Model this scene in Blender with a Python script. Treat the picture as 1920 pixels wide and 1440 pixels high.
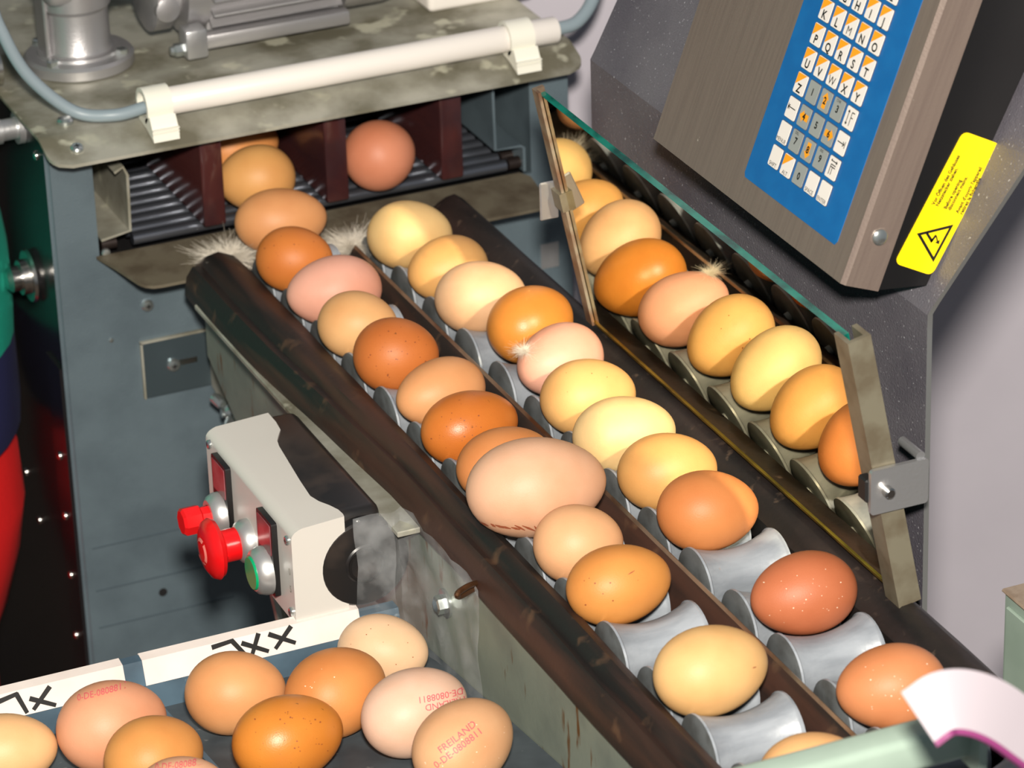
import bpy, bmesh, math, random
from mathutils import Vector, Matrix
from mathutils.bvhtree import BVHTree

# ------------------------------------------------------------------ scene, camera, light
for o in list(bpy.data.objects):
    bpy.data.objects.remove(o)
S = bpy.context.scene
COL = S.collection
S.view_settings.view_transform = 'Standard'
S.view_settings.look = 'None'
S.view_settings.gamma = 1.0
S.view_settings.use_curve_mapping = False
S.view_settings.exposure = 0.0

CAM = Vector((-0.75264721, -1.55264203, 0.97767915))
RIGHT = Vector((0.91455527, -0.40339943, -0.02928424))
UP = Vector((0.20140367, 0.39142465, 0.89789939))
LOOK = Vector((0.35074952, 0.82707657, -0.4392256))
cd = bpy.data.cameras.new('camera')
cam = bpy.data.objects.new('camera', cd)
COL.objects.link(cam)
cam.matrix_world = Matrix(((RIGHT.x, UP.x, -LOOK.x, CAM.x), (RIGHT.y, UP.y, -LOOK.y, CAM.y),
                           (RIGHT.z, UP.z, -LOOK.z, CAM.z), (0, 0, 0, 1)))
cd.sensor_width = 36.0
cd.lens = 7000 / 1920 * 36
cd.clip_start = 0.05
cd.dof.use_dof = True
cd.dof.focus_distance = 2.02
cd.dof.aperture_fstop = 15
S.camera = cam

W = bpy.data.worlds.new('world')
S.world = W
W.use_nodes = True
W.node_tree.nodes['Background'].inputs[0].default_value = (0.80, 0.90, 1.0, 1)
W.node_tree.nodes['Background'].inputs[1].default_value = 0.20

# the photographer's flash, just above the lens
fl = bpy.data.lights.new('flash', 'AREA')
fl.shape = 'DISK'
fl.size = 0.10
fl.energy = 80
fl.color = (1.0, 0.93, 0.82)
flash = bpy.data.objects.new('flash', fl)
COL.objects.link(flash)
flash.location = CAM + UP * 0.15 + RIGHT * 0.01
flash.rotation_euler = (Vector((0.0, 0.15, 0.0)) - flash.location).to_track_quat('-Z', 'Y').to_euler()

S.cycles.sample_clamp_indirect = 0.0
S.cycles.caustics_reflective = True
S.cycles.blur_glossy = 0.0
S.cycles.use_guiding = True
S.cycles.guiding_training_samples = 64

R_ = random.Random(7)

# ------------------------------------------------------------------ helpers
def lin(c):
    return tuple(((v / 255) / 12.92 if v / 255 <= 0.04045 else ((v / 255 + 0.055) / 1.055) ** 2.4) for v in c)

def mat(name, c, rough=0.5, metal=0.0, c2=None, scale=30.0, stretch=(1, 1, 1), lo=0.4, hi=0.65, detail=6.0,
        bump=0.0, bscale=300.0, spec=0.5, coat=0.0, c3=None, c3scale=400.0, c3lo=0.66, c3hi=0.70, rough2=None, c3st=(1, 1, 1)):
    m = bpy.data.materials.new(name)
    m.use_nodes = True
    nt = m.node_tree
    N, Lk = nt.nodes, nt.links
    b = N['Principled BSDF']
    a = lin(c) + (1,)
    b.inputs['Base Color'].default_value = a
    b.inputs['Roughness'].default_value = rough
    b.inputs['Metallic'].default_value = metal
    b.inputs['Specular IOR Level'].default_value = spec
    if coat:
        b.inputs['Coat Weight'].default_value = coat
        b.inputs['Coat Roughness'].default_value = 0.1
    tc = N.new('ShaderNodeTexCoord')
    out = None
    def noise(sc, det, st=(1, 1, 1)):
        mp = N.new('ShaderNodeMapping')
        mp.inputs['Scale'].default_value = st
        Lk.new(tc.outputs['Object'], mp.inputs[0])
        n = N.new('ShaderNodeTexNoise')
        n.inputs['Scale'].default_value = sc
        n.inputs['Detail'].default_value = det
        Lk.new(mp.outputs[0], n.inputs['Vector'])
        return n
    def ramp(n, lo_, hi_):
        r = N.new('ShaderNodeMapRange')
        r.inputs['From Min'].default_value = lo_
        r.inputs['From Max'].default_value = hi_
        Lk.new(n.outputs[0], r.inputs['Value'])
        return r
    def mix(fac, A, Bc):
        x = N.new('ShaderNodeMix')
        x.data_type = 'RGBA'
        Lk.new(fac, x.inputs[0])
        if isinstance(A, tuple):
            x.inputs[6].default_value = A
        else:
            Lk.new(A, x.inputs[6])
        x.inputs[7].default_value = Bc
        return x.outputs[2]
    cur = a
    if c2:
        r = ramp(noise(scale, detail, stretch), lo, hi)
        cur = mix(r.outputs[0], cur, lin(c2) + (1,))
        if rough2 is not None:
            rr = N.new('ShaderNodeMapRange')
            rr.inputs['To Min'].default_value = rough
            rr.inputs['To Max'].default_value = rough2
            Lk.new(r.outputs[0], rr.inputs['Value'])
            Lk.new(rr.outputs[0], b.inputs['Roughness'])
    if c3:
        r3 = ramp(noise(c3scale, 3.0, c3st), c3lo, c3hi)
        cur = mix(r3.outputs[0], cur, lin(c3) + (1,))
    if not isinstance(cur, tuple):
        Lk.new(cur, b.inputs['Base Color'])
    if bump:
        bp = N.new('ShaderNodeBump')
        bp.inputs['Strength'].default_value = bump
        bp.inputs['Distance'].default_value = 0.001
        Lk.new(noise(bscale, 3.0).outputs[0], bp.inputs['Height'])
        Lk.new(bp.outputs[0], b.inputs['Normal'])
    return m

def tag(o, label=None, cat=None, group=None, kind=None):
    if label: o['label'] = label
    if cat: o['category'] = cat
    if group: o['group'] = group
    if kind: o['kind'] = kind
    return o

def thing(name, loc, label, cat, group=None):
    o = bpy.data.objects.new(name, None)
    o.empty_display_size = 0.02
    COL.objects.link(o)
    o.location = loc
    return tag(o, label, cat, group)

def finish(bm, smooth=True, angle=35):
    bmesh.ops.recalc_face_normals(bm, faces=bm.faces)
    me = bpy.data.meshes.new('mesh')
    bm.to_mesh(me)
    bm.free()
    if smooth:
        for p in me.polygons:
            p.use_smooth = True
        me.set_sharp_from_angle(angle=math.radians(angle))
    return me

def obj(name, bm, m, parent=None, local=False, smooth=True, angle=35):
    """link a bmesh (or mesh) as ONE object; vertices are in world space unless local"""
    me = finish(bm, smooth, angle) if isinstance(bm, bmesh.types.BMesh) else bm
    me.name = name
    ms = m if isinstance(m, (list, tuple)) else [m]
    if not me.materials:
        for k in ms:
            me.materials.append(k)
    o = bpy.data.objects.new(name, me)
    COL.objects.link(o)
    if parent:
        o.parent = parent
        if not local and parent.type == 'EMPTY':
            o.location = -Vector(parent.location)
    return o

def B():
    return bmesh.new()

def box(bm, x0, x1, y0, y1, z0, z1, bev=0.0, seg=2, mi=0):
    vs = [bm.verts.new((x, y, z)) for x in (x0, x1) for y in (y0, y1) for z in (z0, z1)]
    f = [(0, 1, 3, 2), (4, 6, 7, 5), (0, 4, 5, 1), (2, 3, 7, 6), (0, 2, 6, 4), (1, 5, 7, 3)]
    fs = [bm.faces.new([vs[i] for i in q]) for q in f]
    for q in fs:
        q.material_index = mi
    if bev:
        es = list({e for q in fs for e in q.edges})
        bmesh.ops.bevel(bm, geom=es, offset=bev, segments=seg, affect='EDGES', profile=0.5)
    return bm

def prism(bm, pts, axis, a0, a1, mi=0):
    """extrude a 2-D outline along axis ('x': pts=(y,z), 'y': (x,z), 'z': (x,y))"""
    def P(p, a):
        return {'x': (a, p[0], p[1]), 'y': (p[0], a, p[1]), 'z': (p[0], p[1], a)}[axis]
    A = [bm.verts.new(P(p, a0)) for p in pts]
    Z = [bm.verts.new(P(p, a1)) for p in pts]
    n = len(pts)
    fs = [bm.faces.new(A), bm.faces.new(Z[::-1])]
    for i in range(n):
        fs.append(bm.faces.new((A[i], A[(i + 1) % n], Z[(i + 1) % n], Z[i])))
    for f in fs:
        f.material_index = mi
    return fs

def frame(d):
    d = Vector(d).normalized()
    u = d.cross(Vector((0, 0, 1)))
    if u.length < 1e-3:
        u = d.cross(Vector((0, 1, 0)))
    u.normalize()
    return d, u, u.cross(d).normalized()

def lathe(bm, p0, d, prof, seg=24, mi=0):
    """prof: (distance along d, radius)"""
    d, u, v = frame(d)
    p0 = Vector(p0)
    rings = []
    for h, r in prof:
        if r < 1e-6:
            rings.append([bm.verts.new(p0 + d * h)])
        else:
            rings.append([bm.verts.new(p0 + d * h + (u * math.cos(t) + v * math.sin(t)) * r)
                          for t in (2 * math.pi * k / seg for k in range(seg))])
    for a, b in zip(rings, rings[1:]):
        for k in range(seg):
            q = [a[k % len(a)], a[(k + 1) % len(a)], b[(k + 1) % len(b)], b[k % len(b)]]
            q = list(dict.fromkeys(q))
            if len(q) > 2:
                bm.faces.new(q).material_index = mi
    for ring in (rings[0], rings[-1]):
        if len(ring) > 2:
            bm.faces.new(ring).material_index = mi
    return bm

def cyl(bm, p0, p1, r, seg=20, bev=0.0):
    d = Vector(p1) - Vector(p0)
    L = d.length
    if bev:
        return lathe(bm, p0, d, [(0, r - bev), (bev, r), (L - bev, r), (L, r - bev)], seg)
    return lathe(bm, p0, d, [(0, r), (L, r)], seg)

def smooth_path(pts, n=10):
    P = [Vector(p) for p in pts]
    P = [P[0] * 2 - P[1]] + P + [P[-1] * 2 - P[-2]]
    out = []
    for i in range(1, len(P) - 2):
        for k in range(n):
            t = k / n
            a, b, c, d = P[i - 1], P[i], P[i + 1], P[i + 2]
            out.append(0.5 * ((2 * b) + (c - a) * t + (2 * a - 5 * b + 4 * c - d) * t * t + (3 * b - a - 3 * c + d) * t ** 3))
    out.append(P[-2])
    return out

def tube(bm, pts, r, seg=12, taper=None):
    rings = []
    up = None
    n = len(pts)
    for i, p in enumerate(pts):
        d = (pts[min(i + 1, n - 1)] - pts[max(i - 1, 0)]).normalized()
        if up is None:
            _, u, v = frame(d)
        else:
            u = (up - d * up.dot(d)).normalized()
            v = d.cross(u)
        up = u
        rr = r * (taper(i / (n - 1)) if taper else 1)
        rings.append([bm.verts.new(p + (u * math.cos(t) + v * math.sin(t)) * rr) for t in (2 * math.pi * k / seg for k in range(seg))])
    for a, b in zip(rings, rings[1:]):
        for k in range(seg):
            bm.faces.new((a[k], a[(k + 1) % seg], b[(k + 1) % seg], b[k]))
    bm.faces.new(rings[0])
    bm.faces.new(rings[-1])
    return bm

def sweep(bm, secs):
    """secs: list of closed 3-D outlines with the same number of points"""
    rings = [[bm.verts.new(p) for p in s] for s in secs]
    n = len(rings[0])
    for a, b in zip(rings, rings[1:]):
        for k in range(n):
            bm.faces.new((a[k], a[(k + 1) % n], b[(k + 1) % n], b[k]))
    bm.faces.new(rings[0])
    bm.faces.new(rings[-1])
    return bm

def rrect(x0, x1, y0, y1, r, n=4):
    pts = []
    for cx, cy, a in ((x1 - r, y1 - r, 0), (x0 + r, y1 - r, 90), (x0 + r, y0 + r, 180), (x1 - r, y0 + r, 270)):
        for k in range(n + 1):
            t = math.radians(a + 90 * k / n)
            pts.append((cx + r * math.cos(t), cy + r * math.sin(t)))
    return pts

def strip2d(path, th):
    """a bent sheet seen end-on: open polyline -> closed outline of thickness th"""
    P = [Vector(p) for p in path]
    L, Rr = [], []
    for i, p in enumerate(P):
        d = (P[min(i + 1, len(P) - 1)] - P[max(i - 1, 0)]).normalized()
        nrm = Vector((-d.y, d.x))
        L.append(p + nrm * th / 2)
        Rr.append(p - nrm * th / 2)
    return [tuple(v) for v in L + Rr[::-1]]

def text_mesh(body, size, align='CENTER', spacing=1.0, line=1.0, bold=0.0):
    cu = bpy.data.curves.new('txt', 'FONT')
    cu.body = body
    cu.size = size
    cu.align_x = align
    cu.align_y = 'CENTER'
    cu.space_character = spacing
    cu.space_line = line
    cu.offset = bold
    cu.resolution_u = 3
    o = bpy.data.objects.new('txt', cu)
    COL.objects.link(o)
    bpy.context.view_layer.update()
    me = bpy.data.meshes.new_from_object(o)
    bpy.data.objects.remove(o)
    bpy.data.curves.remove(cu)
    me.materials.clear()
    return me

# ------------------------------------------------------------------ materials
M_wall = mat('wall_paint', (182, 177, 187), 0.8, c2=(176, 171, 181), scale=8, bump=0.05, bscale=60)
M_dark = mat('dark_wall', (58, 52, 50), 0.9, c2=(44, 40, 38), scale=6)
M_floor = mat('floor_concrete', (92, 78, 66), 0.85, c2=(66, 56, 48), scale=12, bump=0.2, bscale=50)
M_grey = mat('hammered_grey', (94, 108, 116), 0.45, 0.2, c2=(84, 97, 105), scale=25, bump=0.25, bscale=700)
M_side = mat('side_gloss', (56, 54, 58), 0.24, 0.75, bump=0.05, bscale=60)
M_galv = mat('galvanised', (172, 170, 158), 0.40, 0.35, c2=(112, 108, 92), scale=20, lo=0.40, hi=0.62, rough2=0.7, c3=(186, 184, 166), c3scale=36, c3lo=0.60, c3hi=0.66)
M_zinc = mat('zinc', (190, 196, 196), 0.25, 0.9)
M_steel = mat('bright_steel', (190, 188, 184), 0.22, 1.0)
M_cast = mat('cast_aluminium', (178, 176, 178), 0.35, 0.75, bump=0.15, bscale=900)
M_white = mat('white_plastic', (222, 216, 210), 0.35)
M_clip = mat('cream_plastic', (222, 220, 208), 0.4)
M_cable = mat('grey_cable', (128, 142, 150), 0.45)
M_wood = mat('phenolic_board', (66, 34, 33), 0.12, c2=(50, 28, 30), scale=40, stretch=(1, 0.2, 1), rough2=0.22)
M_rod = mat('dark_rod', (104, 108, 118), 0.3, 0.85)
M_black = mat('black_metal', (22, 21, 22), 0.55)
M_dirt = mat('dirty_plate', (112, 104, 88), 0.6, 0.4, c2=(82, 72, 58), scale=50, rough2=0.8)
M_guard = mat('worn_belt', (60, 37, 28), 0.55, c2=(22, 18, 17), scale=22, stretch=(3.2, 0.30, 3.2), lo=0.38, hi=0.60,
              c3=(96, 70, 50), c3scale=60, c3lo=0.62, c3hi=0.85, bump=0.25, bscale=110)
M_guardb = mat('worn_belt_dark', (38, 30, 28), 0.5, c2=(18, 16, 16), scale=26, stretch=(2.0, 0.5, 2.0), lo=0.40, hi=0.60,
               c3=(90, 74, 62), c3scale=120, c3lo=0.64, c3hi=0.82, bump=0.4, bscale=160)
M_edge = mat('rubbed_edge', (168, 148, 128), 0.35, 0.7, c2=(96, 66, 48), scale=50, stretch=(1, .4, 1))
M_roller = mat('roller_alloy', (148, 154, 162), 0.36, 0.0, c2=(122, 128, 136), scale=60, stretch=(0.3, 1.5, 1.5), bump=0.15, bscale=300)
M_rollend = mat('roller_end', (100, 104, 106), 0.5, 0.1, c2=(78, 80, 80), scale=80)
M_panel = mat('stained_panel', (134, 142, 130), 0.5, 0.25, c2=(112, 120, 112), scale=18, c3=(104, 72, 38), c3scale=60, c3lo=0.61, c3hi=0.68, c3st=(1, 1.6, .40), bump=0.1, bscale=300)
M_tray = mat('tray_blue', (78, 100, 116), 0.5, 0.1, c2=(62, 80, 94), scale=30, c3=(130, 140, 146), c3scale=140, c3lo=0.68, c3hi=0.78)
M_trayfloor = mat('tray_floor', (70, 78, 84), 0.6, c2=(52, 58, 64), scale=30, c3=(120, 122, 122), c3scale=160, c3lo=0.68, c3hi=0.78)
M_paper = mat('paper_label', (222, 212, 206), 0.6, c2=(208, 196, 190), scale=20, bump=0.15, bscale=80)
M_ink = mat('black_ink', (16, 15, 16), 0.5)
M_shell = mat('box_white', (196, 192, 186), 0.35)
M_boxblk = mat('box_black', (26, 25, 26), 0.35, c2=(54, 46, 42), scale=40, lo=0.5, hi=0.75)
M_red = mat('button_red', (208, 18, 22), 0.25)
M_green = mat('button_green', (0, 150, 96), 0.3)
M_chrome = mat('chrome_ring', (204, 204, 204), 0.36, 0.8)
M_redlab = mat('red_label', (120, 60, 66), 0.2, c2=(140, 86, 90), scale=60)
M_plate = mat('dark_steel_sheet', (104, 101, 108), 0.40, 0.15, c2=(86, 83, 92), scale=14, c3=(190, 190, 196), c3scale=620, c3lo=0.67, c3hi=0.73, bump=0.45, bscale=900)
M_plateedge = mat('plate_edge', (170, 172, 172), 0.35, 0.8)
M_alu = mat('aluminium', (188, 188, 190), 0.35, 0.8, bump=0.1, bscale=500)
M_chan = mat('dull_channel', (132, 126, 108), 0.5, 0.4, c2=(112, 102, 84), scale=60)
M_chanb = mat('rusty_channel', (120, 92, 72), 0.5, 0.4, c2=(150, 140, 122), scale=60)
M_mirror = mat('mirror_silver', (226, 216, 186), 0.0, 1.0)
M_glassedge = mat('glass_edge', (18, 120, 104), 0.1, 0.0, c2=(10, 66, 60), scale=90, stretch=(1, .5, 1), spec=0.9)
M_glint = mat('edge_glint', (206, 168, 70), 0.28, 0.9, c2=(110, 92, 44), scale=120, stretch=(3, .3, 3))  # golden highlight on the mirror's lower edge, put into the colour
M_stain = mat('stainless', (120, 106, 98), 0.40, 0.25, c2=(113, 99, 92), scale=500, stretch=(1, 0.03, 1), bump=0.1, bscale=700, c3=(190, 182, 170), c3scale=260, c3lo=0.74, c3hi=0.80)
M_hous = mat('housing_black', (16, 15, 16), 0.4)
M_blue = mat('keypad_blue', (12, 88, 150), 0.45, c2=(16, 94, 156), scale=80)
M_keyw = mat('key_white', (220, 214, 208), 0.45)
M_keyg = mat('key_grey', (140, 144, 142), 0.45)
M_keyo = mat('key_orange', (232, 152, 24), 0.45)
M_keyb = mat('key_outline', (70, 72, 90), 0.5)
M_yel = mat('sticker_yellow', (252, 218, 8), 0.4)
M_mint = mat('mint_paint', (154, 172, 160), 0.4, c2=(144, 162, 150), scale=20, c3=(90, 84, 70), c3scale=60, c3lo=0.74, c3hi=0.8)
M_strap = mat('strap_white', (158, 150, 158), 0.6)
M_strapv = mat('fringe_violet', (120, 44, 96), 0.6)  # purple chromatic fringe of the strap, painted as a colour
M_teal = mat('teal_cloth', (0, 146, 124), 0.8, bump=0.3, bscale=400)
M_navy = mat('navy_cloth', (22, 26, 72), 0.8, bump=0.3, bscale=400)
M_redc = mat('red_cloth', (224, 14, 16), 0.8, bump=0.3, bscale=400)
M_skin = mat('skin', (214, 164, 138), 0.5)
M_hair = mat('hair', (74, 52, 38), 0.6)
M_shoe = mat('shoe', (40, 38, 38), 0.6)
M_down = mat('down', (226, 218, 204), 0.8)
M_stamp = mat('stamp_red', (206, 84, 96), 0.6)
M_hook = mat('hook_brown', (92, 62, 40), 0.4, 0.6)
M_orangecap = mat('amber_cap', (210, 130, 30), 0.4)

def film_mat():
    m = bpy.data.materials.new('clear_film')
    m.use_nodes = True
    nt = m.node_tree
    N, Lk = nt.nodes, nt.links
    b = N['Principled BSDF']
    b.inputs['Base Color'].default_value = (0.62, 0.64, 0.66, 1)
    b.inputs['Roughness'].default_value = 0.22
    tc = N.new('ShaderNodeTexCoord')
    n = N.new('ShaderNodeTexNoise')
    n.inputs['Scale'].default_value = 45
    n.inputs['Detail'].default_value = 6
    Lk.new(tc.outputs['Object'], n.inputs['Vector'])
    r = N.new('ShaderNodeMapRange')
    r.inputs['From Min'].default_value = 0.4
    r.inputs['From Max'].default_value = 0.75
    r.inputs['To Min'].default_value = 0.03
    r.inputs['To Max'].default_value = 0.20
    Lk.new(n.outputs[0], r.inputs['Value'])
    Lk.new(r.outputs[0], b.inputs['Alpha'])
    bp = N.new('ShaderNodeBump')
    bp.inputs['Strength'].default_value = 0.5
    bp.inputs['Distance'].default_value = 0.002
    Lk.new(n.outputs[0], bp.inputs['Height'])
    Lk.new(bp.outputs[0], b.inputs['Normal'])
    return m
M_film = film_mat()

# ------------------------------------------------------------------ the room
def struct(name, bm, m):
    return tag(obj(name, bm, m), kind='structure')
struct('floor', box(B(), -2.5, 1.7, -2.2, 2.8, -0.95, -0.90), M_floor)
bm = B()
prism(bm, [(.195, .705), (1.60, .0025), (1.64, .075), (.235, .780)], 'z', -.90, 1.7)
struct('wall_right', bm, M_wall)
struct('wall_back', box(B(), -2.5, 1.7, 2.72, 2.8, -0.90, 1.7), M_dark)

# ------------------------------------------------------------------ the grading machine (front bay)
mc = thing('egg_grading_machine', (0, 0.75, -0.90), 'grey metal egg grading machine with dark board partitions behind the roller lanes', 'machine')
Y0 = 0.55
XL, XR = -0.173, 0.186
HL, HR, HB = -0.143, 0.158, 0.013
bm = B()
prism(bm, [(XL, -0.88), (XR, -0.88), (XR, 0.104), (HR, 0.104), (HR, HB), (HL, HB), (HL, 0.104), (XL, 0.104)], 'y', Y0, Y0 + 0.003)
es = [e for e in bm.edges if abs(e.verts[0].co.x - e.verts[1].co.x) < 1e-6 and abs(e.verts[0].co.y - Y0) < 1e-6
      and abs(e.verts[1].co.y - Y0) < 1e-6 and abs(e.verts[0].co.x - XL) < 1e-6]
bmesh.ops.bevel(bm, geom=es, offset=0.0025, segments=3, affect='EDGES')
front = obj('front_panel', bm, M_grey, mc)
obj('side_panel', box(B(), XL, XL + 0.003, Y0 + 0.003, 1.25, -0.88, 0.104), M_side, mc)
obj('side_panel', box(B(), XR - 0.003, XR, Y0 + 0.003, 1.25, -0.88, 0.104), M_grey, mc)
obj('back_panel', box(B(), XL, XR, 1.25, 1.253, -0.88, 0.104), M_grey, mc)
# a raised edge strip of the side panel with its rivets
obj('edge_strip', box(B(), XL - 0.002, XL, Y0 + 0.004, Y0 + 0.034, -0.88, -0.06), M_side, mc)
riv = finish(lathe(B(), (0, 0, 0), (-1, 0, 0), [(0, .0032), (.0012, .003), (.002, .0018), (.0023, 0)], 12))
for (y, z, dx) in ((0.569, 0.083, .0), (0.571, -0.1745, .002), (0.571, -0.219, .002), (0.572, -0.2655, .002), (0.6686, -0.1876, 0), (0.6455, -0.2138, 0), (0.571, -0.130, .002), (0.571, -0.31, .002)):
    o = obj('rivet', riv, M_steel, mc)
    o.location = Vector((XL - dx, y, z)) - mc.location
# bearing stub on the side
obj('bearing_stub', lathe(B(), (XL, 0.600, -0.012), (-1, 0, 0), [(0, .017), (.003, .018), (.005, .017), (.005, .012), (.010, .0115), (.010, .0085), (.016, .0085), (.019, .006), (.019, 0)], 28), M_steel, mc)
obj('drive_shaft', lathe(B(), (XL, 0.598, 0.092), (-1, 0, 0), [(0, .0105), (.004, .0105), (.004, .007), (.014, .007), (.014, .0085), (.03, .0085), (.03, .006), (.041, .006), (.041, 0)], 24), M_alu, mc)
obj('drive_shaft', lathe(B(), (XL, 0.640, 0.118), (-1, 0, 0), [(0, .012), (.006, .012), (.006, .006), (.022, .006), (.022, 0)], 20), M_steel, mc)
# screws and hole on the front
def screw(name, p, d, r, parent, m=M_zinc, slot=True, dr=Vector((0, 0, 1))):
    bm = lathe(B(), p, d, [(-.001, r), (r * .35, r), (r * .6, r * .8), (r * .7, r * .45)], 16)
    o = obj(name, bm, m, parent)
    if slot:
        dd = Vector(d).normalized()
        c = Vector(p) + dd * r * .7
        u = Vector(dr) - dd * Vector(dr).dot(dd)
        u.normalize()
        v = dd.cross(u)
        b2 = B()
        for a, b_ in ((u, v), (v, u)):
            q = [c + a * r * .42 * s + b_ * r * .10 * t + dd * r * .02 for s, t in ((-1, -1), (1, -1), (1, 1), (-1, 1))]
            b2.faces.new([b2.verts.new(x) for x in q])
        obj('slot', b2, M_black, o, smooth=False)
    return o
screw('screw', (-0.1141, Y0, -0.0256), (0, -1, 0), .0042, mc)
screw('screw', (-0.140, Y0, -0.045), (0, -1, 0), .0016, mc, slot=False)
obj('drain_hole', lathe(B(), (-0.119, Y0 + .0002, -0.236), (0, -1, 0), [(0, .003), (.0004, .003)], 14), M_black, mc)
M_seam = mat('seam_grey', (66, 78, 86), .6)  # darker grey for the scribed seam lines
for z, x0, x1 in ((-0.192, -0.165, -0.075), (-0.224, -0.165, -0.075), (-0.252, -0.165, -0.07)):
    obj('seam', box(B(), x0, x1, Y0 - .0006, Y0, z, z + .0007), M_seam, mc)
obj('aluminium_tag', box(B(), 0.163, 0.176, Y0 - .001, Y0, -0.058, -0.040), M_alu, mc)
# the galvanised guides inside the opening
obj('guide_sheet', (lambda b: (prism(b, strip2d([(-.142, .027), (-.1225, .030), (-.1215, .068), (-.124, .074), (-.130, .071)], .0018), 'y', .546, .90), b)[1])(B()), M_galv, mc)
obj('guide_sheet', (lambda b: (prism(b, strip2d([(.134, .082), (.1305, .081), (.131, .036), (.149, .0355), (.1515, .034), (.1515, .017)], .0018), 'y', .546, .90), b)[1])(B()), M_grey, mc)
obj('bay_floor', box(B(), HL, HR, Y0 + .003, 1.2, 0.004, 0.008), M_black, mc)
obj('bay_side', box(B(), HR + .001, HR + .004, Y0 + .003, 1.2, .0, .10), M_grey, mc)
obj('bay_side', box(B(), HL - .004, HL - .001, Y0 + .003, 1.2, .0, .10), M_black, mc)
rod = finish(cyl(B(), (-.120, 0, 0), (.140, 0, 0), .0042, 12))
for k in range(24):
    o = obj('rod', rod, M_rod, mc)
    o.location = Vector((0, .552 + .0135 * k, .0215)) - mc.location
chain = finish((lambda b: (cyl(b, (-.004, 0, 0), (.006, 0, 0), .0042, 12), b)[1])(B()))
M_chain = mat('oily_chain', (48, 40, 38), .4, .6)
for k in range(14):
    for x in (.146, -.137):
        o = obj('chain_roller', chain, M_chain, mc)
        o.location = Vector((x, .553 + .013 * k, .0215)) - mc.location
for x0, x1 in ((-.0766, -.0613), (.0076, .0233), (.0878, .1038)):
    obj('partition_board', box(B(), x0, x1, .535, .98, .0265, .0875, .002, 2), M_wood, mc)
# chute plate below the opening
bm = B()
prism(bm, [(-.146, .547), (.148, .547), (.153, .540), (.151, .506), (.146, .500), (-.118, .500), (-.124, .5008), (-.1285, .5035), (-.1315, .508), (-.139, .530)], 'z', .0145, .0165)
for v in bm.verts:
    v.co.z += -.14 * (.547 - v.co.y)
obj('chute_plate', bm, M_dirt, mc)
screw('chute_screw', (-.139, Y0 - .001, .017), (0, -1, 0), .003, mc, slot=False)
# angle bracket with slotted hole and wing nut
bm = B()
box(bm, -.1212, -.0745, Y0 - .0026, Y0, -.0905, -.0505, .0006, 1)
obj('angle_bracket', bm, mat('blued_zinc', (74, 86, 92), .3, .5), mc)
for a in ((-.1216, -.0741, -.0512, -.0498), (-.1216, -.1203, -.0905, -.0505), (-.0752, -.0741, -.0905, -.0505)):
    obj('bracket_edge', box(B(), a[0], a[1], Y0 - .0030, Y0 - .0004, a[2], a[3]), M_galv, mc)
screw('bracket_bolt', (-.1005, Y0 - .0026, -.070), (0, -1, 0), .0046, mc)
obj('bracket_slot', box(B(), -.098, -.084, Y0 - .0032, Y0 - .0024, -.0715, -.0675, .0003, 1), M_steel, mc)
bm = B()
prism(bm, [(Y0 - .002, -.0505), (Y0 - .075, -.092), (Y0 - .075, -.112), (Y0 - .002, -.0905)], 'x', -.0755, -.0735)
obj('bracket_arm', bm, M_galv, mc)
wn = obj('wing_nut', lathe(B(), (-.0755, .500, -.088), (-1, 0, 0), [(0, .0055), (.006, .005), (.008, .003), (.010, .003), (.010, 0)], 14), M_zinc, mc)
for s in (1, -1):
    bm = B()
    P = [Vector((-.079, .500 + s * t * .9, -.088 + s * t * .35)) for t in (.003, .008, .013, .015)]
    tube(bm, [P[0], P[1] + Vector((-.003, 0, 0)), P[2] + Vector((-.006, 0, .001)), P[3] + Vector((-.008, 0, .001))], .0034, 10, lambda t: .8 + .4 * math.sin(t * 3))
    obj('wing', bm, M_zinc, wn)

# hood: top plate with a bent front lip
hood = thing('galvanised_hood', (0, .7, .104), 'dirty galvanised hood plate with rounded front lip over the egg openings', 'hood')
bm = B()
cs = []
prof = [(1.2, .105, 0), (.545, .105, 0), (.542, .1047, 0), (.5395, .1038, 0)]
for k in range(0, 9):
    t = k / 8
    yy_ = .5385 - .0235 * t
    # rounded corners of the lip
    dd_ = max(0.0, (t - .45) / .55)
    prof.append((yy_, .1035 - .0085 * t, .013 * (1 - math.sqrt(max(0.0, 1 - dd_ * dd_)))))
for yy, zz, inset in prof:
    cs.append((yy, zz, inset))
vt = [[], []]
for layer, dz in ((0, 0.0), (1, -.0022)):
    for yy, zz, ins in cs:
        vt[layer].append([bm.verts.new((-.178 + ins, yy, zz + dz)), bm.verts.new((.185 + .02 * (1 if yy < .6 else 0) * 0 - ins, yy, zz + dz))])
for layer in (0, 1):
    for a, b in zip(vt[layer], vt[layer][1:]):
        bm.faces.new((a[0], a[1], b[1], b[0]))
n = len(cs)
for side in (0, 1):
    for i in range(n - 1):
        bm.faces.new((vt[0][i][side], vt[0][i + 1][side], vt[1][i + 1][side], vt[1][i][side]))
bm.faces.new((vt[0][-1][0], vt[0][-1][1], vt[1][-1][1], vt[1][-1][0]))
bm.faces.new((vt[0][0][0], vt[0][0][1], vt[1][0][1], vt[1][0][0]))
obj('top_plate', bm, M_galv, hood, angle=60)
screw('hood_bolt', (-.155, .560, .105), (0, 0, 1), .0055, hood)
screw('hood_bolt', (-.158, .5280, .0996), (0, -.34, .94), .0042, hood)
screw('hood_bolt', (.170, .560, .105), (0, 0, 1), .0035, hood, slot=False)

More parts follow.
